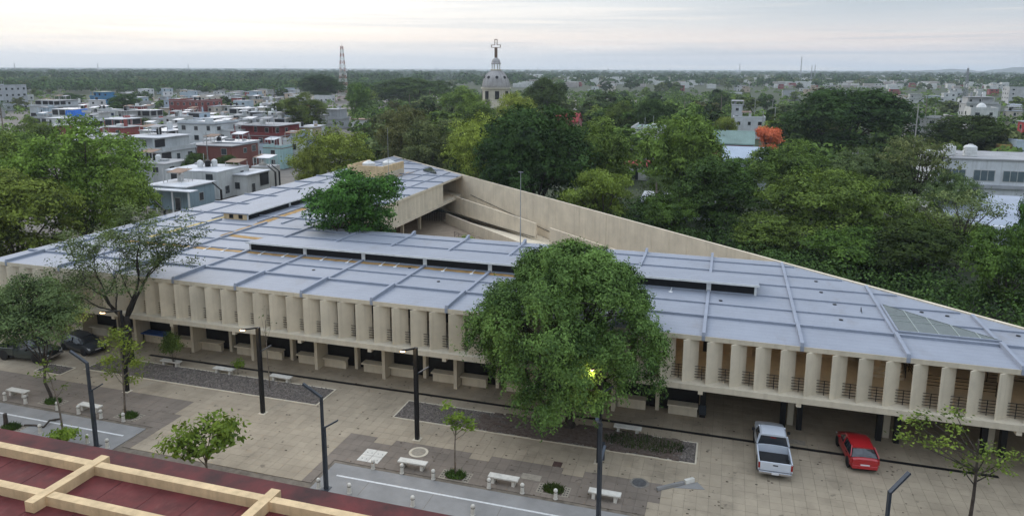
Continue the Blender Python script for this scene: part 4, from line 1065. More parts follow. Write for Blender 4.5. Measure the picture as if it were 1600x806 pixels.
ptree('round_dark', 1018, 230, 150, 58, 'dark rounded tree behind the tall green tree', 'trees of the middle distance')
ptree('round_mid', 968, 240, 160, 62, 'green tree left of the dark rounded one', 'trees of the middle distance')
ptree('glossy', 1160, 138, 247, 95, 'glossy low tree below the pale blue metal roof', GT)
ptree('flame', 1196, 175, 194, 52, 'orange red flowering tree beside the pale blue metal roof')
ptree('yellow2', 1130, 210, 180, 48, 'small yellow green tree above the red gable', 'trees of the middle distance')
ptree('round_mid2', 1245, 260, 175, 90, 'mid green tree left of the huge dark one', 'trees of the middle distance')
ptree('round_dark', 850, 300, 116, 62, 'dark tree to the right of the church dome, higher than its neighbours', 'trees of the middle distance')
ptree('round_mid', 475, 260, 148, 72, 'green tree before the lattice tower', 'trees of the middle distance')
ptree('round_dark', 640, 480, 119, 120, 'broad dark tree clump between the lattice tower and the dome', 'trees of the middle distance')
ptree('round_dark2', 505, 520, 115, 70, 'dark tree just left of the lattice tower', 'trees of the middle distance')
ptree('round_mid', 720, 300, 137, 70, 'green tree left of the church body', 'trees of the middle distance')
ptree('round_mid2', 560, 330, 125, 40, 'dull green tree right of the lattice tower', 'trees of the middle distance')
ptree('round_dark2', 195, 340, 143, 46, 'dark tree right of the bright blue house', 'trees of the middle distance')
ptree('round_dark', 110, 420, 144, 34, 'dark tree left of the bright blue house', 'trees of the middle distance')
ptree('round_dark2', 304, 150, 236, 40, 'dark green tree crown among the roofs beside the blue tarpaulin', 'trees of the middle distance')
ptree('round_dark', 357, 160, 240, 34, 'small dark green tree between flat roofs left of the red house', 'trees of the middle distance')

# --- near trees with finer leaves
def near_tree(label, base, Ht, Wt, leaf, n_leaf, size, lobes, low, clump, r0, bark, seed, nb=12, flat=1.0, asp=.5, cat='tree', name='tree', shift=(0, 0), up=.5):
    q = np.random.default_rng(seed)
    pts, out, L = crown_points('', Ht, Wt, q, n_leaf, lobes, low, clump, flat)
    sh = np.array([shift[0], shift[1], 0])
    pts = pts + sh * (pts[:, 2:3] / Ht); L = [(p + sh * p[2] / Ht, r) for p, r in L]
    v, f = leaf_quads(pts, out, size, q, asp, up)
    t = thing(name, label, cat, base)
    link('crown', np_mesh('crown', v, f, LM[leaf]), t)
    link('trunk', trunk_mesh('trunk', Ht, Wt, L, q, low, r0, bark, (shift[0] * low, shift[1] * low), nb), t)
    return t
# open acacia on the left
q = np.random.default_rng(44)
def acacia(label, base, Ht, Wt, leaf, seed, n_br=26, n_leaf=9000, size=.16, r0=.3, fork=.42, droop=0.0):
    q = np.random.default_rng(seed); mb = MB(); tips = []
    def grow(p, d, L_, r, lev):
        k = 4; pts = [p]; rs = [r]
        for i in range(k):
            d = (d + Vector(q.normal(0, .16, 3)) + Vector((0, 0, .04 - droop * lev))).normalized(); p = p + d * (L_ / k); pts.append(p); rs.append(r * (1 - .4 * (i + 1) / k))
        mb.tube(pts, rs, 7 if lev < 2 else 4, False)
        if lev >= 2: tips.extend(pts[1:])
        if lev >= 4: return
        n = 3 if lev < 3 else 2
        for j in range(n):
            a = q.uniform(0, 6.28); sp = q.uniform(.45, .95)
            side = d.orthogonal().normalized(); side.rotate(Matrix.Rotation(a, 3, d)); nd = (d * math.cos(sp) + side * math.sin(sp)); nd.z = nd.z * .8 + .1
            at = pts[-1] if j < 2 else pts[2]
            grow(at, nd.normalized(), L_ * q.uniform(.6, .85), rs[-1] * .72 if j < 2 else rs[2] * .5, lev + 1)
    mb.tube([(0, 0, -.1), (.03, 0, .4), (q.normal(0, .1), q.normal(0, .1), Ht * fork)], [r0 * 1.5, r0 * 1.05, r0 * .85], 8)
    top = Vector(mb.v[-1]) * 0 + Vector((0, 0, Ht * fork))
    for k in range(4):
        a = k * 1.57 + q.uniform(-.4, .4); t_ = q.uniform(.4, .75)
        grow(top - Vector((0, 0, q.uniform(0, Ht * .06))), Vector((math.cos(a) * math.sin(t_), math.sin(a) * math.sin(t_), math.cos(t_))), Ht * .22, r0 * .55, 0)
    tp = np.array([tuple(t) for t in tips])
    ext = max(np.abs(tp[:, 0]).max(), np.abs(tp[:, 1]).max()) * 2; zt = tp[:, 2].max()
    sx, sz = Wt / ext, (Ht - Ht * fork) / (zt - Ht * fork)
    for i, v_ in enumerate(mb.v):
        if v_[2] > Ht * fork: mb.v[i] = (v_[0] * sx, v_[1] * sx, Ht * fork + (v_[2] - Ht * fork) * sz)
        else: mb.v[i] = v_
    tp = tp * np.array([sx, sx, 1]); tp[:, 2] = Ht * fork + (tp[:, 2] - Ht * fork) * sz
    i = q.integers(0, len(tp), n_leaf); pts = tp[i] + q.normal(0, 1, (n_leaf, 3)) * np.array([.38, .38, .16])
    patch = np.sin(pts[:, 0] * 1.1 + seed) + np.sin(pts[:, 1] * 1.3) + np.sin(pts[:, 2] * 1.2)
    pts = pts[patch > -.9]
    o = np.zeros_like(pts); o[:, 2] = .4
    v, f = leaf_quads(pts, o, size, q, .5, .6)
    t = thing('tree', label, 'tree', base); link('trunk', mb.mesh('trunk', mat('black_bark', (.03, .026, .022), .9, .3, 4, .5), True), t); link('crown', np_mesh('crown', v, f, LM[leaf]), t)
    return t
b = G(205, 568)
acacia('open branched acacia with thin foliage in front of the left facade', b, 13.3, 16.5, 'grey', 3, n_leaf=21000, size=.2, r0=.27, fork=.31)
b = G(80, 622)
near_tree('leafy grey green tree above the leftmost bench hiding the dark pickup', b, 9.4, 7.0, 'grey', 21000, .19, 18, .30, .3, .11, BARK, 51, nb=12, shift=(-1.4, .5))
near_tree('leafy tree at the far left edge before the building corner', G(-25, 600), 8.6, 6.0, 'mid', 12000, .19, 14, .3, .3, .12, BARK, 52)
def sapling(label, base, Ht, leaf, seed, tufts_, bark=BARKL, r0=.05, size=.2, n_per=90, spread=.28, lean=(0, 0), name='sapling'):
    """thin stem; tufts_: (dx, dy, z) leaf clusters reached by a twig each"""
    q = np.random.default_rng(seed); mb = MB(); P_ = []
    zt = max(t_[2] for t_ in tufts_)
    def stem(z): s = z / zt; return Vector((lean[0] * s + .06 * math.sin(5 * s + seed), lean[1] * s + .05 * math.sin(4 * s), z))
    mb.tube([stem(zt * k / 7) for k in range(7)], [r0 * (1.25 - .12 * k) for k in range(7)], 7)
    for dx, dy, z in tufts_:
        s = stem(max(.3, z * .72)); e = Vector((dx, dy, z)); mb.tube([s, s.lerp(e, .5) + Vector((0, 0, -.08)), e], [r0 * .5, r0 * .35, r0 * .15], 5, False)
        P_.append(np.array(e)[None] + q.normal(0, 1, (n_per, 3)) * spread * np.array([1, 1, .45]))
    pts = np.concatenate(P_); o = np.zeros_like(pts); o[:, 2] = .5
    v, f = leaf_quads(pts, o, size, q, .55, .7)
    t = thing(name, label, 'tree', base); link('trunk', mb.mesh('trunk', bark, True), t); link('crown', np_mesh('crown', v, f, LM[leaf]), t)
    return t
sapling('tiered sapling with light green leaf layers beside the acacia', G(197, 650), 6.8, 'lime', 61, [(-1.1, 0, 5.3), (-.4, .3, 5.7), (.5, -.2, 5.5), (1.0, .2, 5.2), (-1.3, .3, 3.9), (-.6, -.4, 4.3), (.9, .3, 4.0), (1.5, 0, 4.1), (.3, .2, 4.7), (-.9, .1, 3.2), (1.2, -.3, 3.1), (0, 0, 6.2)], spread=.34, n_per=110, r0=.07)
sapling('leaning sapling with few leaves beside the light grey lane', G(99, 672), 4.5, 'lime', 62, [(-1.5, .4, 4.4), (-1.0, .2, 4.0), (-.7, 0, 3.6), (-1.9, .3, 3.7), (.3, .1, 3.1)], n_per=30, spread=.22, lean=(-1.0, .2), r0=.055)
near_tree('narrow dark green shrub beside the shop counters', G(272, 573), 3.4, 1.6, 'mid', 3200, .15, 10, .05, .2, .05, BARK, 63, nb=5, name='shrub', cat='shrub')
near_tree('small bright green plant in the gravel bed beside the bench', G(372, 586), 1.5, .9, 'lime', 700, .14, 6, .2, .14, .025, BARKL, 64, nb=4, name='shrub', cat='shrub')
sapling('thin leafless sapling before the facade near the bench', G(421, 607), 6.5, 'grey', 65, [(.2, 0, 6.4), (-.5, .2, 5.6), (.5, 0, 5.2), (-.3, 0, 4.6)], n_per=4, spread=.2, r0=.035)
sapling('slim sapling with a tuft of lime green leaves between the benches', G(712, 743), 4.0, 'lime', 66, [(.3, 0, 3.9), (.75, .1, 3.6), (-.35, .1, 3.45), (.2, -.2, 3.3), (.9, .2, 3.2), (-.1, .2, 3.6), (-.5, 0, 4.4)], n_per=75, spread=.2, r0=.045, size=.2)
near_tree('bright leafy tree rising behind the red roof', Vector(G(325, 762)), 4.7, 4.3, 'lime', 1500, .33, 15, .42, .34, .07, BARKL, 67, nb=12, flat=.7, up=.9)
near_tree('yellow green bush behind the red roof at the left', Vector(G(100, 700)), 1.5, 2.4, 'lime', 900, .25, 8, .2, .22, .04, BARKL, 68, nb=5, name='shrub', cat='shrub')
sapling('slanting sapling with sparse feathery leaves at the lower right', Vector((13.4, 40.4, 0)), 6.0, 'bright', 69, [(-3.1, .5, 5.3), (-2.6, .4, 5.8), (-2.2, .2, 4.4), (-1.5, 0, 4.6), (-3.4, .3, 4.5), (.6, .4, 4.3), (1.2, .2, 3.6), (-.6, .3, 3.3), (0, 0, 4.0), (1.7, .5, 4.1), (-1.1, .2, 5.4), (.2, .6, 3.0), (-1.0, 1, 5.9)], n_per=85, spread=.33, r0=.085, size=.2, bark=BARK)
near_tree('small green bush in the court beside the ramp', Vector(G(726, 400)), 2.6, 2.2, 'bright', 900, .3, 8, .2, .3, .08, BARK, 70, nb=4, name='shrub', cat='shrub')

# --- the big weeping tree
def weeping(label, base, Ht, Wt):
    q = np.random.default_rng(77); rx = Wt / 2
    pts, out, LL = [], [], []
    def R_(a, z):      # crown radius by bearing and height, uneven
        s = min(1, max(0, (z / Ht - .10) / .90)); prof = (1 - max(0, (s - .30) / .70) ** 1.7) ** .62 * (.80 + .20 * min(1, s / .3))
        return rx * prof * (1 + .09 * math.sin(2 * a + .7) + .11 * math.sin(5 * a + 5 * s) + .08 * math.sin(8 * a + 11 * s))
    for k in range(270):
        z = Ht * (.17 + .79 * q.uniform() ** .8); a = q.uniform(0, 6.28); rr = R_(a, z) * (q.uniform(.74, .98) if k > 60 else q.uniform(.1, .7))
        
        if math.cos(a) > .1 and z < Ht * .22 + Ht * .10 * math.cos(a): continue
        LL.append((np.array([math.cos(a) * rr, math.sin(a) * rr, z]), q.uniform(.5, 1.2)))
    for c, r in LL:
        o = np.array([c[0], c[1], 0]); o = o / (np.linalg.norm(o) + .1)
        for j in range(int(38 * r)):
            d = q.normal(0, .75, 3) + o * .5; d[2] = d[2] * .8 + .45; d /= np.linalg.norm(d)
            p = c + d * r * np.array([1, 1, .85]) * q.uniform(.75, 1.1); n = 15
            pts.append(p + q.normal(0, 1, (n, 3)) * np.array([.19, .19, .11])); out.append(np.repeat(d[None], n, 0))
            if q.uniform() < .30:    # a drooping spray below the clump
                L_ = q.uniform(.4, 1.3); n = int(16 * L_); t = np.linspace(0, 1, n)
                sp = p + np.stack([o[0] * .35 * t, o[1] * .35 * t, -L_ * t], 1) + q.normal(0, .075, (n, 3)); pts.append(sp); out.append(np.repeat(o[None], n, 0))
    for k in range(70):              # wayward shoots along the outline
        a = q.uniform(0, 6.28); z = Ht * q.uniform(.45, .95); r0_ = R_(a, z); d = np.array([math.cos(a) * .5, math.sin(a) * .5, q.uniform(.3, 1.0)]); n = 26; t = np.linspace(0, 1, n)[:, None]
        pts.append(np.array([math.cos(a) * r0_, math.sin(a) * r0_, z]) + d * t * q.uniform(.5, 1.2) + q.normal(0, .09, (n, 3))); out.append(np.repeat(d[None], n, 0))
    pts = np.concatenate(pts); out = np.concatenate(out)
    v, f = leaf_quads(pts, out, .185, q, .5, .5)
    t = thing('tree', label, 'tree', base)
    link('crown', np_mesh('crown', v, f, leaf_mat('leaf_weeping', (.018, .044, .012), (.19, .31, .075), .35, .004)), t)
    link('trunk', trunk_mesh('trunk', Ht, Wt, LL, q, .30, .40, BARK, nb=40), t)
weeping('big weeping green tree standing in the gravel bed before the facade', Vector((-9.5, 44.6, 0)), 12.7, 12.3)

# --- palms
def palm_mesh(seed, Ht, n=17, L_=3.4):
    q = np.random.default_rng(seed); V = []; k = 0
    for i in range(n):
        a = i * 2.4 + q.uniform(-.2, .2); el = q.uniform(-.25, 1.1); P_ = []
        d = np.array([math.cos(a), math.sin(a), 0.0])
        for s in np.linspace(0, 1, 12):
            P_.append(d * L_ * s * math.cos(el) * .95 + np.array([0, 0, Ht + L_ * (s * math.sin(el) - .62 * s * s)]))
        side = np.array([-d[1], d[0], 0])
        for j in range(11):
            p = P_[j]; g_ = P_[j + 1] - p
            for sg in (-1, 1):
                w = .75 * math.sin(math.pi * (j + 1.2) / 13)
                tip = p + side * sg * w + g_ * .9 + np.array([0, 0, -.35 * w])
                V += [p, p + g_ * .45, tip, p + g_ * .1 + (tip - p) * .5]
    return np.array(V), np.arange(len(V)).reshape(-1, 4)
def palm(label, px, z, top, L_=3.2, seed=1, group='palms among the trees'):
    b = T(px, z); h = max(2.5, top_h(b, top) - L_ * .55); v, f = palm_mesh(seed, h, 18, L_)
    t = thing('palm_tree', label, 'palm', b, group=group)
    MB().tube([(0, 0, 0), (.15, .05, h * .5), (0, 0, h)], [.22, .15, .13], 7).build('trunk', BARKL, t, smooth=True); link('crown', np_mesh('crown', v, f, LM['palm']), t)
palm('palm tree at the left edge above the bright green trees', 12, 170, 150, 4.4, 1)
palm('dark coconut palm between the two tall trees behind the wall', 1022, 102, 262, 3.6, 2)
for k, (px, z, top) in enumerate([(672, 400, 133), (692, 390, 138), (707, 420, 134), (640, 420, 140), (838, 420, 128), (430, 380, 130), (420, 250, 162)]):
    palm(['palm tree left of the grove before the smoke', 'palm tree in the middle of the palm grove', 'palm tree at the right of the palm grove', 'palm tree at the left of the palm grove', 'palm tree just right of the church dome', 'single palm between the town and the tower', 'low palm among the roofs left of the green tree'][k], px, z, top, 4.0, 10 + k)
palm('palm tree among the right hand roofs behind the dark tree', 1442, 260, 142, 4.2, 21)
palm('palm tree in the belt beyond the tall green tree', 1068, 300, 148, 4.2, 22); palm('pale yellowish palm in the belt above the red gable', 1125, 320, 140, 4.2, 23)

# ================================================================== TOWN
HC_ = {}
def wallm(col):
    key = 'house_wall_%02d_%02d_%02d' % tuple(int(c * 99) for c in col)
    return mat(key, col, .85, .1, .35, .1, streak=.4)
ROOFG = mat('grey_flat_roof', (.34, .34, .345), .85, .15, .25, .1)
ROOFW = mat('white_flat_roof', (.56, .57, .59), .8, .2, .25, .1)
ROOFT = mat('tin_roof', (.38, .41, .46), .5, .15, .3, metal=.2)
ROOFRUST = mat('rusty_tin_roof', (.26, .17, .12), .8, .3, .4)
ROOFGR = mat('green_metal_roof', (.20, .28, .25), .6, .12, .4)
ROOFRD = mat('red_house_roof', (.30, .05, .05), .8, .15, .4)
ROOFBL = mat('pale_blue_metal_roof', (.38, .44, .52), .5, .08, .3)
FRAME = mat('window_frame', (.5, .5, .48), .6, .1, 2)
TARP = mat('blue_tarpaulin', (.02, .16, .62), .55, .12, .6)
TANKB = mat('black_tank', (.012, .012, .013), .45, .1, 2)
TANKW = mat('white_tank', (.66, .66, .64), .5, .08, 2)
tkm = {k: MB().lathe([(.50, 0), (.52, .1), (.50, .14), (.53, .5), (.51, .54), (.53, .6), (.52, 1.0), (.36, 1.15), (.2, 1.2), (.2, 1.27), (.03, 1.28)], 14).mesh('tank', m) for k, m in (('b', TANKB), ('w', TANKW))}
winm = {}
rh = random.Random(11)
def short(lab):
    w = lab.split()[:4]
    while w[-1] in ('with', 'under', 'and', 'in', 'a', 'the', 'beneath', 'over'): w.pop()
    return ' '.join(w)
def house(px0, px1, pyb, pyt, wall, roof=None, label='', opts='', name='house', cat='house', group='houses of the town', d=None, rz=None, st=None, z=None):
    pc = (px0 + px1) / 2
    b = T(pc, z) if z else G(pc, pyb)
    zz = depth(b); az = abs(math.atan2(b.x, b.y))
    app = (px1 - px0) * zz / FPX
    h = max(2.6, top_h(b, pyt))
    if d is None: w = app / (math.cos(az) + .85 * math.sin(az)); d = w * .85
    else: w = max(2.5, (app - d * math.sin(az)) / math.cos(az))
    r = rh.uniform(-.05, .05) if rz is None else rz
    t = thing(name, label, cat, b, r, group)
    wm = wallm(wall); rm = roof or rh.choice((ROOFG, ROOFW, ROOFG, ROOFT))
    x0, x1, y0, y1 = -w / 2, w / 2, -d / 2, d / 2
    st = st or max(1, int(round(h / 3.1)))
    sh = h / st
    sx = 1 if b.x < 0 else -1          # the side turned to the viewer
    if 'pitch' in opts:
        MB().box(x0, x1, y0, y1, 0, h * .72).build('wall', wm, t)
        MB().side([(y0 - .4, h * .72), (y0 - .4, h * .75), (0, h), (y1 + .4, h * .75), (y1 + .4, h * .72), (0, h - .15)], x0 - .3, x1 + .3).build('roof', rm, t)
        MB().side([(y0, h * .72), (0, h - .15), (y1, h * .72)], x0 + .01, x0 + .2).side([(y0, h * .72), (0, h - .15), (y1, h * .72)], x1 - .2, x1 - .01).build('gable', wm, t)
    elif 'upper' in opts and st >= 2:
        MB().box(x0, x1, y0, y1, 0, h - sh).build('wall', wm, t)
        MB().box(x0 + w * .08, x1 - w * .12, y0 + d * .22, y1, h - sh, h).build('upper_wall', wm, t)
        MB().box(x0 - .3, x1 + .3, y0 - .3, y1 + .3, h - sh, h - sh + .18).build('terrace', rm, t)
        MB().box(x0 + w * .05, x1 - w * .08, y0 + d * .1, y1 + .2, h, h + .16).build('roof', rm, t)
        pr = MB(); pr.box(x0 - .25, x1 + .25, y0 - .25, y0 - .1, h - sh + .18, h - sh + .95).box(x1 + .1, x1 + .25, y0 - .1, y1, h - sh + .18, h - sh + .95); pr.build('parapet', wm, t)
        for k in range(3): xx = x0 + w * (.06 + .4 * k); MB().box(xx, xx + .2, y0 + .1, y0 + .3, h - sh + .18, h).build('post', wm, t)
    else:
        MB().box(x0, x1, y0, y1, 0, h - .12).build('wall', wm, t)
        ov = .35 if rh.random() < .6 else .05
        MB().box(x0 - ov, x1 + ov, y0 - ov, y1 + ov, h - .12, h + .06).build('roof', rm, t)
        if rh.random() < .5 and ov < .1 or 'parapet' in opts:
            MB().box(x0, x1, y0, y0 + .15, h + .06, h + .6).box(x1 - .15, x1, y0 + .15, y1, h + .06, h + .6).box(x0, x0 + .15, y0 + .15, y1, h + .06, h + .6).build('parapet', wm, t)
    far = zz > 420
    # windows: every opening is a part, its pane a sub-part
    for s_ in range(st):
        for face in ('f', 's'):
            L_ = w if face == 'f' else d
            n = max(1, int(L_ / 3.4))
            if far: n = min(n, 3)
            for k in range(n):
                if rh.random() < .15: continue
                if 'upper' in opts and s_ == st - 1 and k == n - 1: continue
                c = -L_ / 2 + L_ * (k + .5) / n; ww = rh.uniform(.9, 1.5); hh = rh.uniform(1.0, 1.4); zb = s_ * sh + sh * .32
                if 'pitch' in opts: zb *= .72; hh *= .8
                if s_ == 0 and rh.random() < .25: zb, hh = .05, 2.1; ww = 1.0
                dark_ = 'open' in opts and rh.random() < .7
                if dark_: ww = L_ / n * .8; hh = sh * .6
                ins = d * .22 if ('upper' in opts and s_ == st - 1 and face == 'f') else 0
                fm_, pm_ = (wm if far else FRAME), (DARK if dark_ else GLASSM)
                if face == 'f':
                    y = y0 + ins
                    fr = MB().box(c - ww / 2 - .08, c + ww / 2 + .08, y - .05, y - .003, zb - .08, zb + hh + .08).build('window' if zb > .3 else 'door', fm_, t)
                    MB().box(c - ww / 2, c + ww / 2, y - .07, y - .052, zb, zb + hh).build('pane', pm_, fr)
                else:
                    x = (x1 if sx > 0 else x0) - (w * .12 * sx if ('upper' in opts and s_ == st - 1) else 0)
                    fr = MB().box(min(x + .003 * sx, x + .05 * sx), max(x + .003 * sx, x + .05 * sx), c - ww / 2 - .08, c + ww / 2 + .08, zb - .08, zb + hh + .08).build('window' if zb > .3 else 'door', fm_, t)
                    MB().box(min(x + .052 * sx, x + .07 * sx), max(x + .052 * sx, x + .07 * sx), c - ww / 2, c + ww / 2, zb, zb + hh).build('pane', pm_, fr)
    if 'veranda' in opts:
        MB().box(x0 - .2, x1 + 2.6 * sx, y0 - 2.2, y0 - .3, h - .45, h - .3).build('veranda_roof', rm, t)
        for k in range(4): xx = x0 + (w + 2) * k / 3; MB().box(xx - .1, xx + .1, y0 - 2.0, y0 - 1.8, 0, h - .45).build('post', WHITE, t)
    if 'tarp' in opts:
        MB().quad((x1 + .1, y0 - .3, h * .95), (x1 + .1, y0 + d * .8, h), (x1 + 1.9, y0 + d * .8, h * .45), (x1 + 1.7, y0 - .3, h * .2)).quad((x1 - w * .3, y0 - .4, h * .95), (x1 + .1, y0 - .3, h * .95), (x1 + 1.7, y0 - .6, h * .2), (x1 - w * .3, y0 - 1.2, h * .25)).build('tarpaulin', TARP, t)
    if 'awning' in opts:
        MB().side([(y0 - 1.8, h * .62), (y0 - .02, h * .78), (y0 - .02, h * .82), (y0 - 1.8, h * .66)], x0, x1 * .6).build('awning', rh.choice((ROOFT, ROOFRUST)), t)
    ztop = h + .06 + (.1 if 'upper' in opts else 0)
    n_t = opts.count('B') + opts.count('W')
    for k, c in enumerate(ch for ch in opts if ch in 'BW'):
        o = link('water_tank', tkm['b' if c == 'B' else 'w'])
        dx, dy = x0 * .5 + k * 1.3 + rh.uniform(0, w * .15), rh.uniform(-.1, .3) * d
        o.location = Vector(b) + Vector((dx * math.cos(r) - dy * math.sin(r), dx * math.sin(r) + dy * math.cos(r), ztop)); o.scale = (1.05, 1.05, 1.1)
        tag(o, ('black' if c == 'B' else 'white') + ' water tank on the roof of the ' + short(label), 'water tank', 'water tanks on the roofs')
    if zz < 420 and 'pitch' not in opts and rz is None:
        for k in range(rh.randint(1, 4)):
            cx_, cy_ = rh.uniform(x0 * .75, x1 * .6), rh.uniform(y0 * .4, y1 * .8); a_ = rh.choice((.5, .8, 1.3, 1.8)); hh = rh.choice((.4, .7, 1.2, 2.1))
            kind = rh.random()
            if kind < .45: MB().box(cx_ - a_ / 2, cx_ + a_ / 2, cy_ - a_ * .4, cy_ + a_ * .4, ztop - .08, ztop + hh).build('rooftop_hut' if hh > 1 else 'cooling_unit', rh.choice((wm, ROOFG, WHITE)), t)
            elif kind < .75:
                MB().side([(cy_ - 1.4, ztop + 1.7), (cy_ + 1.4, ztop + 2.1), (cy_ + 1.4, ztop + 2.16), (cy_ - 1.4, ztop + 1.76)], cx_ - 1.6, cx_ + 1.6).build('tin_canopy', rh.choice((ROOFT, ROOFRUST, ROOFG)), t)
                for ex in (-1.5, 1.5):
                    for ey in (-1.3, 1.3): MB().box(cx_ + ex - .05, cx_ + ex + .05, cy_ + ey - .05, cy_ + ey + .05, ztop - .08, ztop + 1.75).build('canopy_post', FRAME, t)
            else: MB().tube([(cx_, cy_, ztop - .1), (cx_, cy_, ztop + 2.6)], .04, 5).build('aerial', FRAME, t)
    return t, w, d, h
cW, cG, cB, cR, cY = (.60, .61, .60), (.36, .37, .37), (.30, .40, .46), (.24, .04, .04), (.55, .38, .12)
LH = [
    (240, 333, 322, 286, (.26, .34, .38), ROOFW, 'blue grey house with white roof and open verandah beside the concrete building', 'W veranda'),
    (268, 388, 303, 262, (.56, .57, .56), ROOFW, 'long white stained house with tanks behind the verandah house', 'WBW'),
    (208, 296, 290, 252, (.42, .43, .43), ROOFG, 'grey house with a black tank at its roof corner', 'BW'),
    (190, 303, 272, 213, (.48, .50, .50), ROOFW, 'two storey pale house with an open upper porch', 'upper open B'),
    (285, 372, 236, 191, (.60, .62, .62), ROOFT, 'tall white block house with a tin roof band', 'parapet'),
    (300, 402, 262, 224, (.22, .08, .065), ROOFG, 'low brick red house with a small blue cloth', 'B'),
    (368, 476, 238, 195, (.20, .045, .042), ROOFG, 'large dark red house with flat roof and tanks', 'upper WW'),
    (157, 219, 212, 185, (.34, .10, .09), ROOFW, 'white roofed house with dark open rooms over a red base', 'open'),
    (170, 226, 226, 201, (.48, .58, .68), ROOFG, 'pale blue low house wall', 'parapet'),
    (88, 140, 196, 170, cW, ROOFT, 'white house with a big blue tarpaulin hung at its side', 'tarp open'),
    (78, 122, 205, 184, (.66, .67, .66), ROOFW, 'plain white house wall below the tarpaulin house', ''),
    (55, 124, 184, 157, (.50, .52, .53), ROOFG, 'pale grey two storey house with a row of dark upper openings', 'upper open'),
    (145, 181, 168, 144, (.06, .22, .42), ROOFGR, 'bright blue house with a pale green roof', 'upper'),
    (-20, 39, 172, 134, (.40, .42, .44), ROOFG, 'tall grey concrete house cut by the left edge', 'parapet'),
    (147, 213, 193, 172, (.55, .55, .52), ROOFW, 'low house under a long white tin roof', 'open'),
    (212, 254, 196, 172, (.38, .38, .36), ROOFT, 'house with dark open rooms beneath a tin roof', 'open'),
    (270, 346, 186, 157, (.22, .06, .05), ROOFG, 'long brick red house in the middle of the town', 'BB'),
    (346, 385, 186, 166, (.62, .62, .60), ROOFG, 'small white house with black tanks right of the red house', 'BBB upper'),
    (272, 366, 201, 183, (.52, .52, .50), ROOFT, 'wide low house with pale metal roofs below the red house', 'BB open'),
    (239, 257, 200, 185, cW, ROOFW, 'small square white house among tin roofs', ''),
    (376, 395, 198, 181, (.56, .58, .58), ROOFG, 'small pale house left of the palm', ''),
    (199, 218, 176, 162, cW, ROOFW, 'small white rooftop house with black tanks', 'BB'),
    (258, 272, 176, 156, (.45, .52, .60), ROOFG, 'narrow pale blue house left of the long red one', ''),
    (315, 346, 168, 150, (.55, .5, .42), ROOFW, 'distant house with a white roof above the red house', ''),
    (363, 384, 168, 153, (.32, .07, .06), ROOFG, 'small distant red house with a blue tank', ''),
    (457, 506, 205, 173, (.52, .53, .53), ROOFT, 'grey and white house with a tilted tin roof', 'open BB'),
    (503, 546, 200, 171, (.36, .37, .38), ROOFG, 'unfinished grey concrete house left of the trees', 'upper open'),
    (550, 582, 203, 186, (.60, .6, .58), ROOFRUST, 'low white house with thin flat canopy by the trees', ''),
    (398, 446, 208, 181, (.42, .43, .45), ROOFG, 'grey flat roofed house with two white tanks', 'WW'),
    (492, 523, 160, 150, (.60, .6, .6), ROOFW, 'low distant white house before the tower', ''),
    (455, 502, 258, 216, (.30, .34, .40), ROOFW, 'slate blue house behind the yellow green tree', 'parapet'),
    (414, 458, 262, 230, (.38, .55, .54), ROOFRUST, 'small light teal house with two windows', ''),
    (396, 438, 290, 259, (.50, .48, .44), ROOFW, 'low house with a thin white roof behind the roof edge', 'open'),
    (478, 508, 226, 196, (.62, .63, .64), ROOFW, 'white house half hidden by the yellow green tree', ''),
    (330, 420, 300, 268, (.55, .55, .53), ROOFW, 'white house with a dark doorway beyond the back roof edge', 'open'),
    (120, 190, 240, 210, (.48, .44, .44), ROOFG, 'pinkish grey house partly behind the tall green tree', 'W'),
    (225, 290, 232, 203, (.58, .59, .58), ROOFT, 'white house under a wide tin roof beside the two storey house', 'open B'),
    (245, 300, 218, 196, (.42, .42, .41), ROOFG, 'grey house with dark shaded patio', 'open'),
    (405, 440, 238, 214, (.40, .41, .43), ROOFG, 'low grey annex before the dark red house', 'B'),
    (60, 110, 212, 196, (.30, .10, .09), ROOFG, 'low reddish house next to the palm', ''),
]
for px0, px1, pyb, pyt, wc, rm, lab, op in LH:
    house(px0, px1, pyb, pyt, wc, rm, lab, op)
# further rows of small houses, filling the town behind
cols = [(.60, .61, .60), (.52, .52, .50), (.40, .41, .42), (.56, .50, .42), (.42, .50, .56), (.30, .08, .07), (.62, .62, .62), (.34, .34, .33), (.5, .4, .3)]
adj = {0: 'white', 1: 'off white', 2: 'grey', 3: 'cream', 4: 'pale blue', 5: 'red', 6: 'bright white', 7: 'dark grey', 8: 'tan'}
def scatter_houses(n, pxr, pyr, zone, seed, avoid=()):
    q = random.Random(seed); used = []
    tries = 0
    while len(used) < n and tries < 4000:
        tries += 1
        px = q.uniform(*pxr); py = pyr[0] + (pyr[1] - pyr[0]) * q.random() ** 1.3
        b = G(px, py); z = depth(b); wpx = q.uniform(6, 12) * FPX / z
        if any(abs(px - a) < (wpx + w_) * .55 and abs(z - zz) < 11 for a, zz, w_ in used): continue
        if any(a0 < px < a1 and b0 < py < b1 for a0, a1, b0, b1 in avoid): continue
        used.append((px, z, wpx))
        k = q.randrange(len(cols)); hgt = q.choice((3.2, 3.4, 6.2, 6.4, 3.2))
        pyt = py - hgt * FPX / z
        op = q.choice(('', 'B', 'BB', 'W', 'upper', 'open', 'upper B', 'open W')) if z < 420 else q.choice(('', '', 'upper'))
        house(px - wpx / 2, px + wpx / 2, py, pyt, cols[k], None, f'small {adj[k]} {"two storey" if hgt > 5 else "low"} house {zone}', op, group=f'{adj[k]} {"two storey" if hgt > 5 else "low"} houses {zone}')
scatter_houses(130, (-10, 480), (146, 200), 'in the crowded left town', 5, [(40, 185, 140, 172), (0, 60, 160, 200)])
scatter_houses(34, (140, 500), (196, 262), 'in the near town rows', 6)
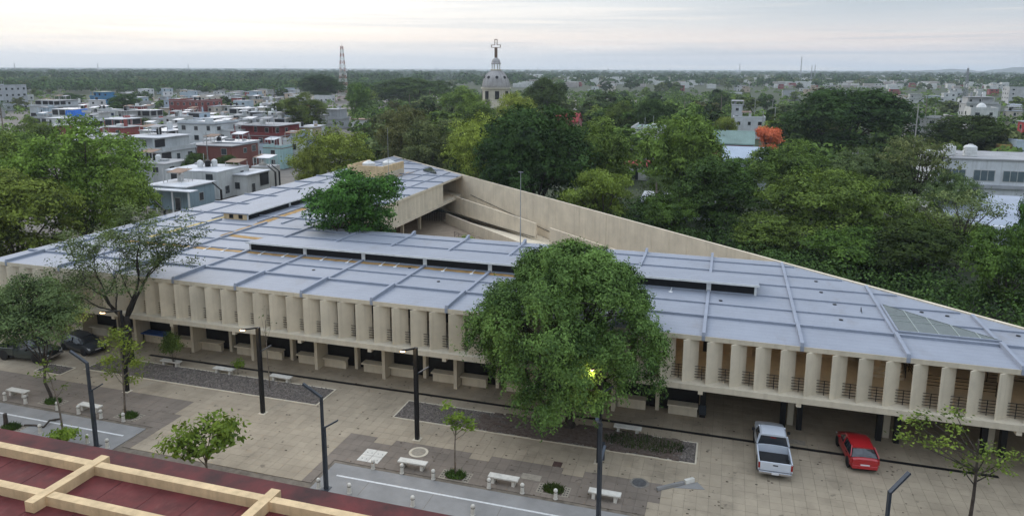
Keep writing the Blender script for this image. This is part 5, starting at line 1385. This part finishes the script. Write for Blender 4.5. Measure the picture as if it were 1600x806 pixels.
scatter_houses(125, (1140, 1600), (121, 160), 'in the far right town', 7)
scatter_houses(16, (860, 1140), (124, 146), 'beyond the middle tree belt', 8)
scatter_houses(12, (1420, 1600), (158, 200), 'right behind the dark trees', 9)
scatter_houses(10, (330, 480), (121, 140), 'at the far town edge', 10)
# named buildings right of the middle
house(868, 908, 205, 176, (.42, .16, .17), ROOFRD, 'pink house with a red roof showing among the trees', 'pitch', z=230)
school, w, d, h = house(985, 1040, 240, 199, (.62, .60, .58), ROOFGR, 'school block with green roof and red and white gallery railings', 'open', name='school_block', cat='building', z=185, d=16)
for k in range(9):
    for s_ in range(2): MB().box(-w / 2 - .18, -w / 2 - .08, -d / 2 + k * d / 9 + .1, -d / 2 + k * d / 9 + d / 9 - .25, h * .12 + s_ * h * .45, h * .28 + s_ * h * .45).build('gallery_panel', mat('school_red', (.30, .05, .05), .8, .1, 1), school)
house(1112, 1172, 236, 204, (.28, .05, .05), ROOFGR, 'red gabled school hall with green roof', 'pitch', name='school_hall', cat='building', z=165)
house(1128, 1194, 262, 229, (.60, .64, .70), ROOFBL, 'shed with pale blue white metal roof before the red hall', 'pitch', name='metal_shed', cat='building', z=150, d=11)
house(976, 1014, 275, 250, (.58, .56, .55), ROOFRD, 'small red and white house between tall trees', 'pitch', z=160)
house(1000, 1120, 345, 322, (.52, .54, .56), ROOFW, 'low white house behind the palm at the slanting wall', 'open', z=122)
house(1142, 1158, 190, 165, (.52, .53, .55), ROOFG, 'pale grey tall house above the long white wall', '', z=300)
house(1145, 1192, 199, 184, (.62, .63, .64), ROOFW, 'long low white wall building beyond the school', '', z=255, d=5)
house(1412, 1478, 214, 182, (.40, .39, .37), ROOFW, 'grey flat roofed house with orange things on its roof', 'parapet', z=230)
house(1555, 1582, 256, 229, (.50, .36, .13), ROOFRD, 'mustard yellow house with an arched window', '', z=180)
house(1588, 1625, 228, 190, (.36, .05, .05), ROOFG, 'red house at the right edge', '', z=205)
house(1575, 1625, 245, 219, (.52, .60, .66), ROOFBL, 'pale blue roofed house at the right edge below the red one', '', z=178)
house(1500, 1550, 172, 152, (.46, .46, .46), ROOFG, 'grey concrete house right of the lattice mast', 'upper', z=330)
dm, w, d, h = house(1506, 1550, 194, 170, (.60, .60, .58), ROOFW, 'white house with a small dome and red arches', '', z=265)
MB().lathe([(1.6, h + .05), (1.6, h + .6), (1.5, h + 1.0), (1.1, h + 1.6), (.5, h + 1.95), (.05, h + 2.1)], 16).build('dome', WHITE, dm, smooth=True)
house(1568, 1610, 157, 137, (.50, .5, .5), ROOFG, 'wide grey house at the right edge near the horizon', '', z=520)
# white institutional block on the right
b = T(1545, 122); wb = thing('office_block', 'white two storey office block with wide windows and roof tanks at the right edge', 'building', b, rad(0))
hb = top_h(b, 250)
MB().box(-9, 14, -1, 12, 0, hb).build('wall', wallm((.66, .68, .70)), wb)
MB().box(-9.2, 14.2, -1.2, 12.2, hb, hb + .25).build('roof', ROOFG, wb)
MB().box(-9.3, 14, -1.5, -1.0, hb * .50, hb * .56).build('canopy', mat('grey_ledge', (.4, .41, .43), .8, .1, 1), wb)
for k in range(5):
    x = -7.6 + k * 4.3
    for zb in (hb * .62, hb * .14):
        fr = MB().box(x, x + 3.2, -1.06, -1.003, zb, zb + 1.9).build('window', FRAME, wb)
        for j in range(3): MB().box(x + .08 + j * 1.04, x + 1.0 + j * 1.04, -1.09, -1.065, zb + .1, zb + 1.8).build('pane', mat('bluish_glass', (.12, .16, .18), .1, .1, 1, spec=.7), fr)
for k, (dx, dy) in enumerate(((-6.5, 2), (-3.2, 2.4))):
    o = link('water_tank', tkm['w']); o.location = Vector(b) + Vector((dx, dy, hb + .25)); o.scale = (2.0, 2.0, 1.6); tag(o, ('left' if k == 0 else 'right') + ' of the two large white tanks on the office block', 'water tank', 'water tanks on the roofs')
b = T(1545, 104); mr_ = thing('metal_hall', 'hall with sloping white metal roof in front of the office block', 'building', b)
hm = top_h(b, 316)
MB().box(-6, 12, -7, 7, 0, hm - 2.2).build('wall', wallm((.62, .64, .68)), mr_)
MB().side([(-7.5, hm - 2.6), (7, hm - .1), (7, hm), (-7.5, hm - 2.45)], -6.5, 12.5).build('roof', mat('white_metal_roof', (.38, .415, .48), .55, .08, .4), mr_)
for k in range(18): MB().box(-5.8 + k * 1.0, -5.5 + k * 1.0, -7.06, -7.003, .2, hm - 2.7).build('corrugation', mat('corrugated_grey', (.42, .44, .48), .6, .1, 1), mr_)
# horizontal roof tank on the tank enclosure
for k, (x, y) in enumerate(((-55.6, 104), (-53, 106))):
    o = link('water_tank', tkm['w']); o.location = (x, y, HR + .6); o.scale = (2.0, 2.0, 1.35); tag(o, ('white tank at the left inside the cream roof enclosure', 'white tank at the right inside the cream roof enclosure')[k], 'water tank', 'water tanks on the roofs')
# dark angled lamp posts along the back street
for k, (px, z) in enumerate(((265, 86), (351, 100), (440, 118), (434, 117))):
    b = T(px, z); h = 7.5; t = thing('street_lamp', ['dark angled lamp post left of the verandah house', 'dark angled lamp post right of the verandah house', 'dark angled lamp post by the thin white roof', 'dark lamp post standing close to the angled one by the thin white roof'][k], 'street lamp', b, group='dark lamp posts in the back street')
    MB().box(-.1, .1, -.1, .1, 0, h).build('pole', BLACK, t); MB().bar((0, 0, h - .05), (-1.5, .2, h + .9), .16, .12).build('arm', BLACK, t)
# utility poles with wires in the town
for k, (px, z, hgt) in enumerate(((326, 170, 9), (1332, 120, 11), (1422, 150, 17), (1208, 240, 12), (1560, 330, 11), (1600, 330, 11), (1178, 330, 11), (1190, 250, 10), (1205, 300, 12))):
    b = T(px, z); t = thing('utility_pole', ['concrete utility pole among the near town roofs', 'dark utility pole before the spreading tree at the right', 'tall slender mast in front of the dark trees', 'pale pole left of the orange flowering tree', 'pole near the right edge below the horizon', 'pole at the right edge below the horizon', 'thin pole beyond the school hall', 'lamp pole beside the long white wall', 'thin pole above the orange flowering tree'][k], 'pole', b, group='poles in the town')
    MB().tube([(0, 0, 0), (0, 0, hgt)], [.16, .10], 7).build('pole', mat('pole_concrete', (.36, .35, .33), .8, .1, 1), t)
    MB().box(-.9, .9, -.06, .06, hgt - .6, hgt - .45).build('cross_arm', MATS['pole_concrete'], t)

# ------------------------------------------------------------------ church
ptree('yellow', 806, 235, 139, 70, 'yellowish tree covering the right side of the church', 'trees of the middle distance')
ptree('round_mid', 742, 225, 150, 66, 'green tree covering the left foot of the church', 'trees of the middle distance')
b = T(775, 262); zt = top_h(b, 62)
CH = mat('church_stone', (.58, .53, .43), .85, .12, .3, .1, streak=.3); DOME = mat('dome_lead', (.42, .40, .39), .7, .15, .3, streak=.3)
ch = thing('church', 'cream church with ribbed grey dome, lantern and tall cross above the trees', 'church', b)
def zz(py): return top_h(b, py)
r_d = 21 * 262 / FPX
z_dr0, z_dr1, z_d1, z_l0, z_l1, z_cr = zz(158), zz(137), zz(109), zz(109), zz(94), zz(62)
MB().box(-8.5, 5.5, -7, 16, 0, z_dr0 - 2.2).build('nave', CH, ch); MB().box(-8.9, 5.9, -7.4, 16.4, z_dr0 - 2.2, z_dr0 - 1.7).build('cornice', CH, ch); MB().lathe([(r_d * 1.2, z_dr0 - 2), (r_d * 1.2, z_dr0 - .2), (r_d * 1.02, z_dr0)], 8).build('drum_base', CH, ch)
MB().lathe([(r_d * 1.02, z_dr0), (r_d * 1.02, z_dr1 - .5), (r_d * 1.12, z_dr1 - .4), (r_d * 1.12, z_dr1), (r_d, z_dr1)], 24).build('drum', CH, ch)
for k in range(8):
    a = math.pi / 8 + k * math.pi / 4
    w_ = MB().box(-.75, .75, -.1, .1, z_dr0 + .8, z_dr1 - 1.2).build('drum_window', DARK, ch); w_.location = (math.cos(a) * r_d * 1.02, math.sin(a) * r_d * 1.02, 0); w_.rotation_euler = (0, 0, a + math.pi / 2)
dp = [(r_d * math.cos(t), z_dr1 + (z_d1 - z_dr1) * math.sin(t)) for t in np.linspace(0, 1.35, 10)]
MB().lathe(dp, 32).build('dome', DOME, ch, smooth=True)
for k in range(16):
    a = k * math.pi / 8
    MB().tube([(p_[0] * math.cos(a) * 1.01, p_[0] * math.sin(a) * 1.01, p_[1] + .03) for p_ in dp], .13, 5).build('rib', DOME, ch)
for k in range(8):
    a = math.pi / 8 + k * math.pi / 4; p_ = dp[4]
    o = MB().lathe([(.55, -.25), (.55, .25), (.2, .26)], 12).build('round_window', DARK, ch); o.location = (p_[0] * math.cos(a) * .99, p_[0] * math.sin(a) * .99, p_[1]); o.rotation_euler = (0, math.pi / 2 - .5, a)
rl = 7.0 * 262 / FPX
MB().lathe([(rl * 1.2, z_l0 - .35), (rl * 1.2, z_l0 + .1), (rl, z_l0 + .1)], 16).build('lantern_base', CH, ch)
for k in range(8):
    a = k * math.pi / 4; MB().tube([(rl * .9 * math.cos(a), rl * .9 * math.sin(a), z_l0), (rl * .9 * math.cos(a), rl * .9 * math.sin(a), z_l1 - 1.3)], .18, 6).build('lantern_column', WHITE, ch)
MB().lathe([(rl * 1.1, z_l1 - 1.5), (rl * 1.1, z_l1 - 1.2)] + [(rl * math.cos(t), z_l1 - 1.2 + 2.0 * math.sin(t)) for t in np.linspace(0, 1.45, 7)], 16).build('lantern_dome', DOME, ch, smooth=True)
CROSS = mat('cross_brown', (.20, .13, .10), .6, .1, 1); cm_ = z_cr - (z_cr - z_l1) * .33
cw = .32
cr = MB()
for sx in (-1, 1): cr.box(sx * .42 - .1, sx * .42 + .1, -.15, .15, z_l1 + .5, cm_ - .42); cr.box(sx * .42 - .1, sx * .42 + .1, -.15, .15, cm_ + .42, z_cr); cr.box(sx * 1.65 - .1, sx * 1.65 + .1, -.15, .15, cm_ - .5, cm_ + .5); cr.box(min(sx * .33, sx * 1.7), max(sx * .33, sx * 1.7), -.14, .14, cm_ + .35, cm_ + .52); cr.box(min(sx * .33, sx * 1.7), max(sx * .33, sx * 1.7), -.14, .14, cm_ - .52, cm_ - .35)
cr.box(-.5, .5, -.15, .15, z_cr - .12, z_cr + .08)
cr.box(-.34, .34, -.06, .06, z_l1 + .5, cm_ - .4).build('cross', CROSS, ch)
# ------------------------------------------------------------------ lattice towers
def lattice(label, px, z, top, wb_, col, name='lattice_tower', panels=11, dishes=0, group='masts and towers', hb_=None):
    b = T(px, z); H_ = hb_ or top_h(b, top); t = thing(name, label, 'tower', b, .3, group)
    ca = [mat('tower_red', (.40, .22, .18), .7, .1, 1), mat('tower_white', (.60, .60, .58), .7, .1, 1)] if col == 'rw' else [mat('tower_grey', (.28, .29, .31), .7, .1, 1)] * 2
    r = .14 if wb_ > 3 else .1
    def wd(s): return wb_ / 2 * (1 - .80 * s ** .8)
    for k in range(panels):
        s0, s1 = k / panels, (k + 1) / panels; w0, w1 = wd(s0), wd(s1); z0, z1 = H_ * s0 * .93, H_ * s1 * .93; m = MB()
        c4 = [(1, 1), (-1, 1), (-1, -1), (1, -1)]
        for i, (x, y) in enumerate(c4):
            x2, y2 = c4[(i + 1) % 4]
            m.bar((x * w0, y * w0, z0), (x * w1, y * w1, z1), r * 1.6, r * 1.6); m.bar((x * w0, y * w0, z0), (x2 * w1, y2 * w1, z1), r, r); m.bar((x2 * w0, y2 * w0, z0), (x * w1, y * w1, z1), r, r); m.bar((x * w1, y * w1, z1), (x2 * w1, y2 * w1, z1), r, r)
        m.build('lattice_panel', ca[k % 2], t)
    MB().tube([(0, 0, H_ * .93), (0, 0, H_)], [.08, .04], 5).build('spike', ca[0], t)
    for k in range(dishes):
        a = k * 2.1; zz_ = H_ * (.42 + .05 * k); w_ = wd(.45) + .7
        MB().box(-.25, .25, -.15, .15, -1.3, 1.3).build('antenna', WHITE, t, loc=(math.cos(a) * w_, math.sin(a) * w_, H_ * .44))
        if k % 2: MB().lathe([(.9, -.2), (.9, .2), (.3, .25)], 12).build('dish', WHITE, t, loc=(math.cos(a) * w_, math.sin(a) * w_, H_ * .52)).rotation_euler = (1.4, 0, a)
    return t
lattice('tall red and white lattice tower with antennas rising beyond the town', 537, 540, 66, 7.5, 'rw', panels=15, dishes=6)
lattice('lattice mast on the right rising above the far town', 1507, 560, 103, 3.4, 'g', panels=9, dishes=3)
for k, (px, z, top) in enumerate(((1250, 1300, 86), (1267, 1400, 101), (1272, 1400, 100), (24, 2300, 97), (154, 2400, 98), (295, 2500, 99), (446, 2300, 102), (570, 2300, 105), (682, 2200, 104), (840, 2200, 105), (950, 2200, 106), (1047, 2400, 107), (1155, 2200, 98), (1406, 2300, 108), (1560, 2400, 111), (1330, 2300, 110))):
    lattice(['tall slim mast right of the middle of the skyline', 'left of two short masts on the skyline', 'right of two short masts on the skyline', 'faint pylon at the far left of the horizon', 'second faint pylon from the left on the horizon', 'third faint pylon from the left on the horizon', 'faint pylon above the town edge on the horizon', 'faint pylon just right of the red and white tower', 'faint pylon left of the church cross', 'faint pylon right of the church dome', 'faint pylon above the tree belt right of the dome', 'short pylon on the horizon in the middle right', 'faint slim mast left of the tall slim one', 'faint pylon on the horizon above the huge dark tree', 'faint pylon near the right edge of the horizon', 'faint small pylon between the twin masts and the right edge'][k], px, z, top, 3 if k < 3 else 5, 'g', 'skyline_mast', 7)

# ================================================================== WOODS
far_n = 0
def wood(n, pxr, zr, hr, keys, label, seed, avoid=(), group=None):
    q = random.Random(seed); used = []
    tries = 0
    while len(used) < n and tries < n * 60:
        tries += 1
        px = q.uniform(*pxr); z = zr[0] * (zr[1] / zr[0]) ** q.random()
        b = T(px, z)
        if any((b.x - a[0]) ** 2 + (b.y - a[1]) ** 2 < 36 for a in used): continue
        h = q.uniform(*hr); py = pix((b.x, b.y, 0))[1]; pt = pix((b.x, b.y, h))[1]
        if any(a0 < px < a1 and pt < b1 and py > b0 for a0, a1, b0, b1 in avoid): continue
        used.append(b)
        k = q.choice(keys); kn = {'far0': 'dark green', 'far1': 'mid green', 'far2': 'grey green', 'far3': 'olive', 'far4': 'bright green', 'far5': 'mid green'}[k]
        t = plant(k, b, h, h * q.uniform(.85, 1.35), kn + ' ' + label, kn + ' ' + label)
AV = [(725, 800, 60, 165), (525, 550, 60, 150), (862, 912, 170, 215), (980, 1020, 195, 240), (1110, 1195, 180, 262)]
D = ['far0', 'far1', 'far0', 'far5', 'far2', 'far1', 'far3']
wood(62, (590, 1150), (150, 330), (8, 13), D, 'tree in the wooded belt beyond the slanting wall', 1, AV)
wood(46, (560, 1180), (330, 900), (8, 13), D, 'tree in the wide woods round the church', 2, [(725, 800, 60, 150), (525, 548, 60, 150)])
wood(34, (1150, 1600), (175, 420), (7, 11), D, 'tree among the houses on the right', 3, [(1110, 1195, 180, 262), (1400, 1480, 178, 214), (1500, 1600, 150, 190)])
wood(36, (1150, 1610), (420, 1000), (5, 8.5), D, 'tree scattered in the far right town', 4)
wood(26, (-10, 470), (330, 620), (5.5, 9), D, 'tree between the houses of the left town', 5, [(88, 182, 140, 195), (266, 350, 155, 186)])
wood(80, (-20, 600), (640, 1150), (8, 13), D, 'tree in the woods beyond the left town', 6)
wood(10, (150, 460), (180, 330), (4, 6.5), D, 'small tree in a yard of the left town', 7, [(266, 480, 185, 240)])
# ground cover behind the wall and the far forest: uncountable masses
def mass(name, label, n, gen, leaf, seed, per=46, size=2.2, hgt=(7, 12)):
    q = np.random.default_rng(seed); P_, O_ = [], []
    for k in range(n):
        b = gen(q)
        if b is None: continue
        h = q.uniform(*hgt); w_ = h * q.uniform(.5, .8)
        d = q.normal(0, 1, (per, 3)); d[:, 2] = np.abs(d[:, 2]) - .1; d /= np.linalg.norm(d, axis=1, keepdims=True)
        P_.append(np.array([b[0], b[1], h * .45]) + d * np.array([w_, w_, h * .52])); O_.append(d)
    v, f = leaf_quads(np.concatenate(P_), np.concatenate(O_), size, q, .8, .4)
    o = link(name, np_mesh(name, v, f, leaf)); tag(o, label, name.replace('_', ' '), kind='stuff')
def g_far(z0, z1):
    def g_(q):
        z = z0 * (z1 / z0) ** q.uniform(); px = q.uniform(-160, 1760)
        if px > 820 and z < 2300 and q.uniform() < .68: return None
        return T(px, z)
    return g_
mass('forest', 'dark far forest spreading to the horizon', 4200, g_far(1000, 4600), LM['dark'], 1, 40, 4.6, (7, 17))
mass('forest', 'lighter far forest patches spreading to the horizon', 1800, g_far(1000, 4200), LM['grey'], 8, 40, 4.2, (5, 12))
def g_pick(z0, z1, pa, pb):
    def g_(q):
        z = z0 * (z1 / z0) ** q.uniform(); return T(q.uniform(pa, pb), z)
    return g_
mass('woods', 'mixed green far woods in front of the horizon', 1500, g_pick(640, 1900, -60, 640), LM['dark'], 2, 44, 3.0, (7, 11))
mass('woods', 'broken green woods between the far right houses', 380, g_pick(900, 2400, 640, 1660), LM['dark'], 3, 44, 3.0, (6, 10))
def g_under(q):
    s = q.uniform(.28, 1.15); p = Vector((U0, V1, 0)).lerp(Vector((U1, V0, 0)), s) - HN * q.uniform(2.5, 26); return p
mass('undergrowth', 'dense dark undergrowth behind the slanting wall', 460, g_under, LM['dark'], 4, 260, .28, (1.5, 4.2))
def g_belt(q):
    while True:
        px = q.uniform(560, 1640); z = 150 * (700 / 150) ** q.uniform(); b = T(px, z)
        if px > 1150 and (z > 330 or q.uniform() < .4): continue
        if (1100 < px < 1200 and z < 300) or (725 < px < 800 and z > 200 and z < 300): continue
        return b
mass('thicket', 'dense green thickets filling the ground between the belt trees', 1500, g_belt, LM['mid'], 6, 60, 1.3, (2.5, 6.5))
def g_town(q):
    return T(q.uniform(-30, 600), 240 * (650 / 240) ** q.uniform())
def g_right(q): return T(q.uniform(1130, 1660), 330 * (1100 / 330) ** q.uniform())
mass('thicket', 'low green bushes between the far right houses', 420, g_right, LM['mid'], 9, 46, 1.2, (1.5, 4.5))
mass('thicket', 'low green yard bushes between the town houses', 420, g_town, LM['mid'], 7, 50, .9, (1.5, 4.0))
# far roofs beyond the built houses
q = np.random.default_rng(31); fr_ = MB(); fw = MB()
for k in range(900):
    px = q.uniform(800, 1660) if k % 4 else q.uniform(60, 640); z = q.uniform(900, 2500)
    b = T(px, z); w_ = q.uniform(4, 9); h = q.uniform(3, 7.5); (fr_ if k % 2 else fw).box(b.x - w_, b.x + w_, b.y - 5, b.y + 5, 0, h)
o = fr_.build('far_houses', wallm((.60, .60, .58))); tag(o, 'pale specks of far houses below the horizon', 'far houses', kind='stuff')
o = fw.build('far_houses', wallm((.42, .38, .36))); tag(o, 'dull specks of far houses below the horizon', 'far houses', kind='stuff')
# mountains at the right
mb = MB(); q = np.random.default_rng(5); n = 90; prev = None
hillm = mat('hill_green', (.05, .065, .05), .95, .2, .002)
for i in range(n + 1):
    px = 1240 + i * 9; c = T(px, 5600); s = i / n
    hgt = 40 + 190 * max(0, min(1, (px - 1300) / 330)) * (1 + .12 * math.sin(i * .5) + .07 * math.sin(i * 1.7)) - 60 * math.exp(-((px - 1530) / 25) ** 2)
    hgt = max(0, hgt - 40) * .27; d_ = Vector((c.x, c.y, 0)).normalized()
    cur = (c - d_ * 500, c + Vector((0, 0, hgt)), c + d_ * 900)
    if prev: mb.quad(prev[0], cur[0], cur[1], prev[1]); mb.quad(prev[1], cur[1], cur[2], prev[2])
    prev = cur
o = mb.build('hills', hillm, smooth=True); tag(o, kind='structure')

# ================================================================== HAZE AND SMOKE
hz = MB().box(-7200, 7200, -200, 7600, -1.2, 150).build('haze', hillm)
hm_ = bpy.data.materials.new('haze_air'); hm_.use_nodes = True; nt = hm_.node_tree; nt.nodes.clear()
pv = nt.nodes.new('ShaderNodeVolumePrincipled'); pv.inputs['Color'].default_value = (.80, .885, 1.0, 1); pv.inputs['Density'].default_value = .00013; pv.inputs['Anisotropy'].default_value = .25
om = nt.nodes.new('ShaderNodeOutputMaterial'); nt.links.new(pv.outputs[0], om.inputs['Volume'])
hz.data.materials.clear(); hz.data.materials.append(hm_); tag(hz, 'pale bluish haze over the far woods', 'haze', kind='stuff')

# smoke drifting over the woods left of the church
sm = bpy.data.materials.new('smoke_air'); sm.use_nodes = True; nt = sm.node_tree; nt.nodes.clear()
pv = nt.nodes.new('ShaderNodeVolumePrincipled'); pv.inputs['Color'].default_value = (.86, .91, 1.0, 1); pv.inputs['Density'].default_value = .005
om = nt.nodes.new('ShaderNodeOutputMaterial'); nt.links.new(pv.outputs[0], om.inputs['Volume'])
for k, (px, z, dx, lab) in enumerate(((622, 1150, 34, 'thin bluish smoke rising over the woods right of the lattice tower'), (672, 1000, 60, 'wide bluish smoke drifting over the woods left of the church'), (742, 1100, 24, 'faint smoke behind the church dome'), (1142, 1900, 30, 'faint smoke over the far town right of the middle'))):
    b = T(px, z); m = MB(); n = 9; P_ = []; r_ = []
    for i in range(n):
        t = i / (n - 1); P_.append((b.x + dx * (t ** 1.6) * .9, b.y + 6 * math.sin(i), 3 + 23 * t + 2 * math.sin(i * 1.9))); r_.append((3 + 9 * t) * (1 - .75 * max(0, t - .75) / .25))
    m.tube(P_, r_, 12); o = m.build('smoke', sm, smooth=True); tag(o, lab, 'smoke', kind='stuff')

# labels of look-alikes: tell them apart by their order in the view
ORD = 'first second third fourth fifth sixth seventh eighth ninth tenth eleventh twelfth thirteenth fourteenth fifteenth sixteenth seventeenth eighteenth nineteenth twentieth twenty-first twenty-second twenty-third twenty-fourth twenty-fifth twenty-sixth twenty-seventh twenty-eighth twenty-ninth thirtieth'.split()
same = {}
for o in COL.objects:
    if o.parent is None and 'label' in o and o.get('kind') is None: same.setdefault(o['label'], []).append(o)
for lab, os_ in same.items():
    if len(os_) < 2: continue
    os_.sort(key=lambda o: pix(o.location)[0])
    for k, o in enumerate(os_[:30]):
        w = lab.split()
        o['label'] = (lab + ', ' + ORD[k] + ' from left') if len(w) <= 13 else lab
        if w[0] in ('black', 'white') and 'tank' in w: o['label'] = lab + ', ' + ORD[k] + ' from left'
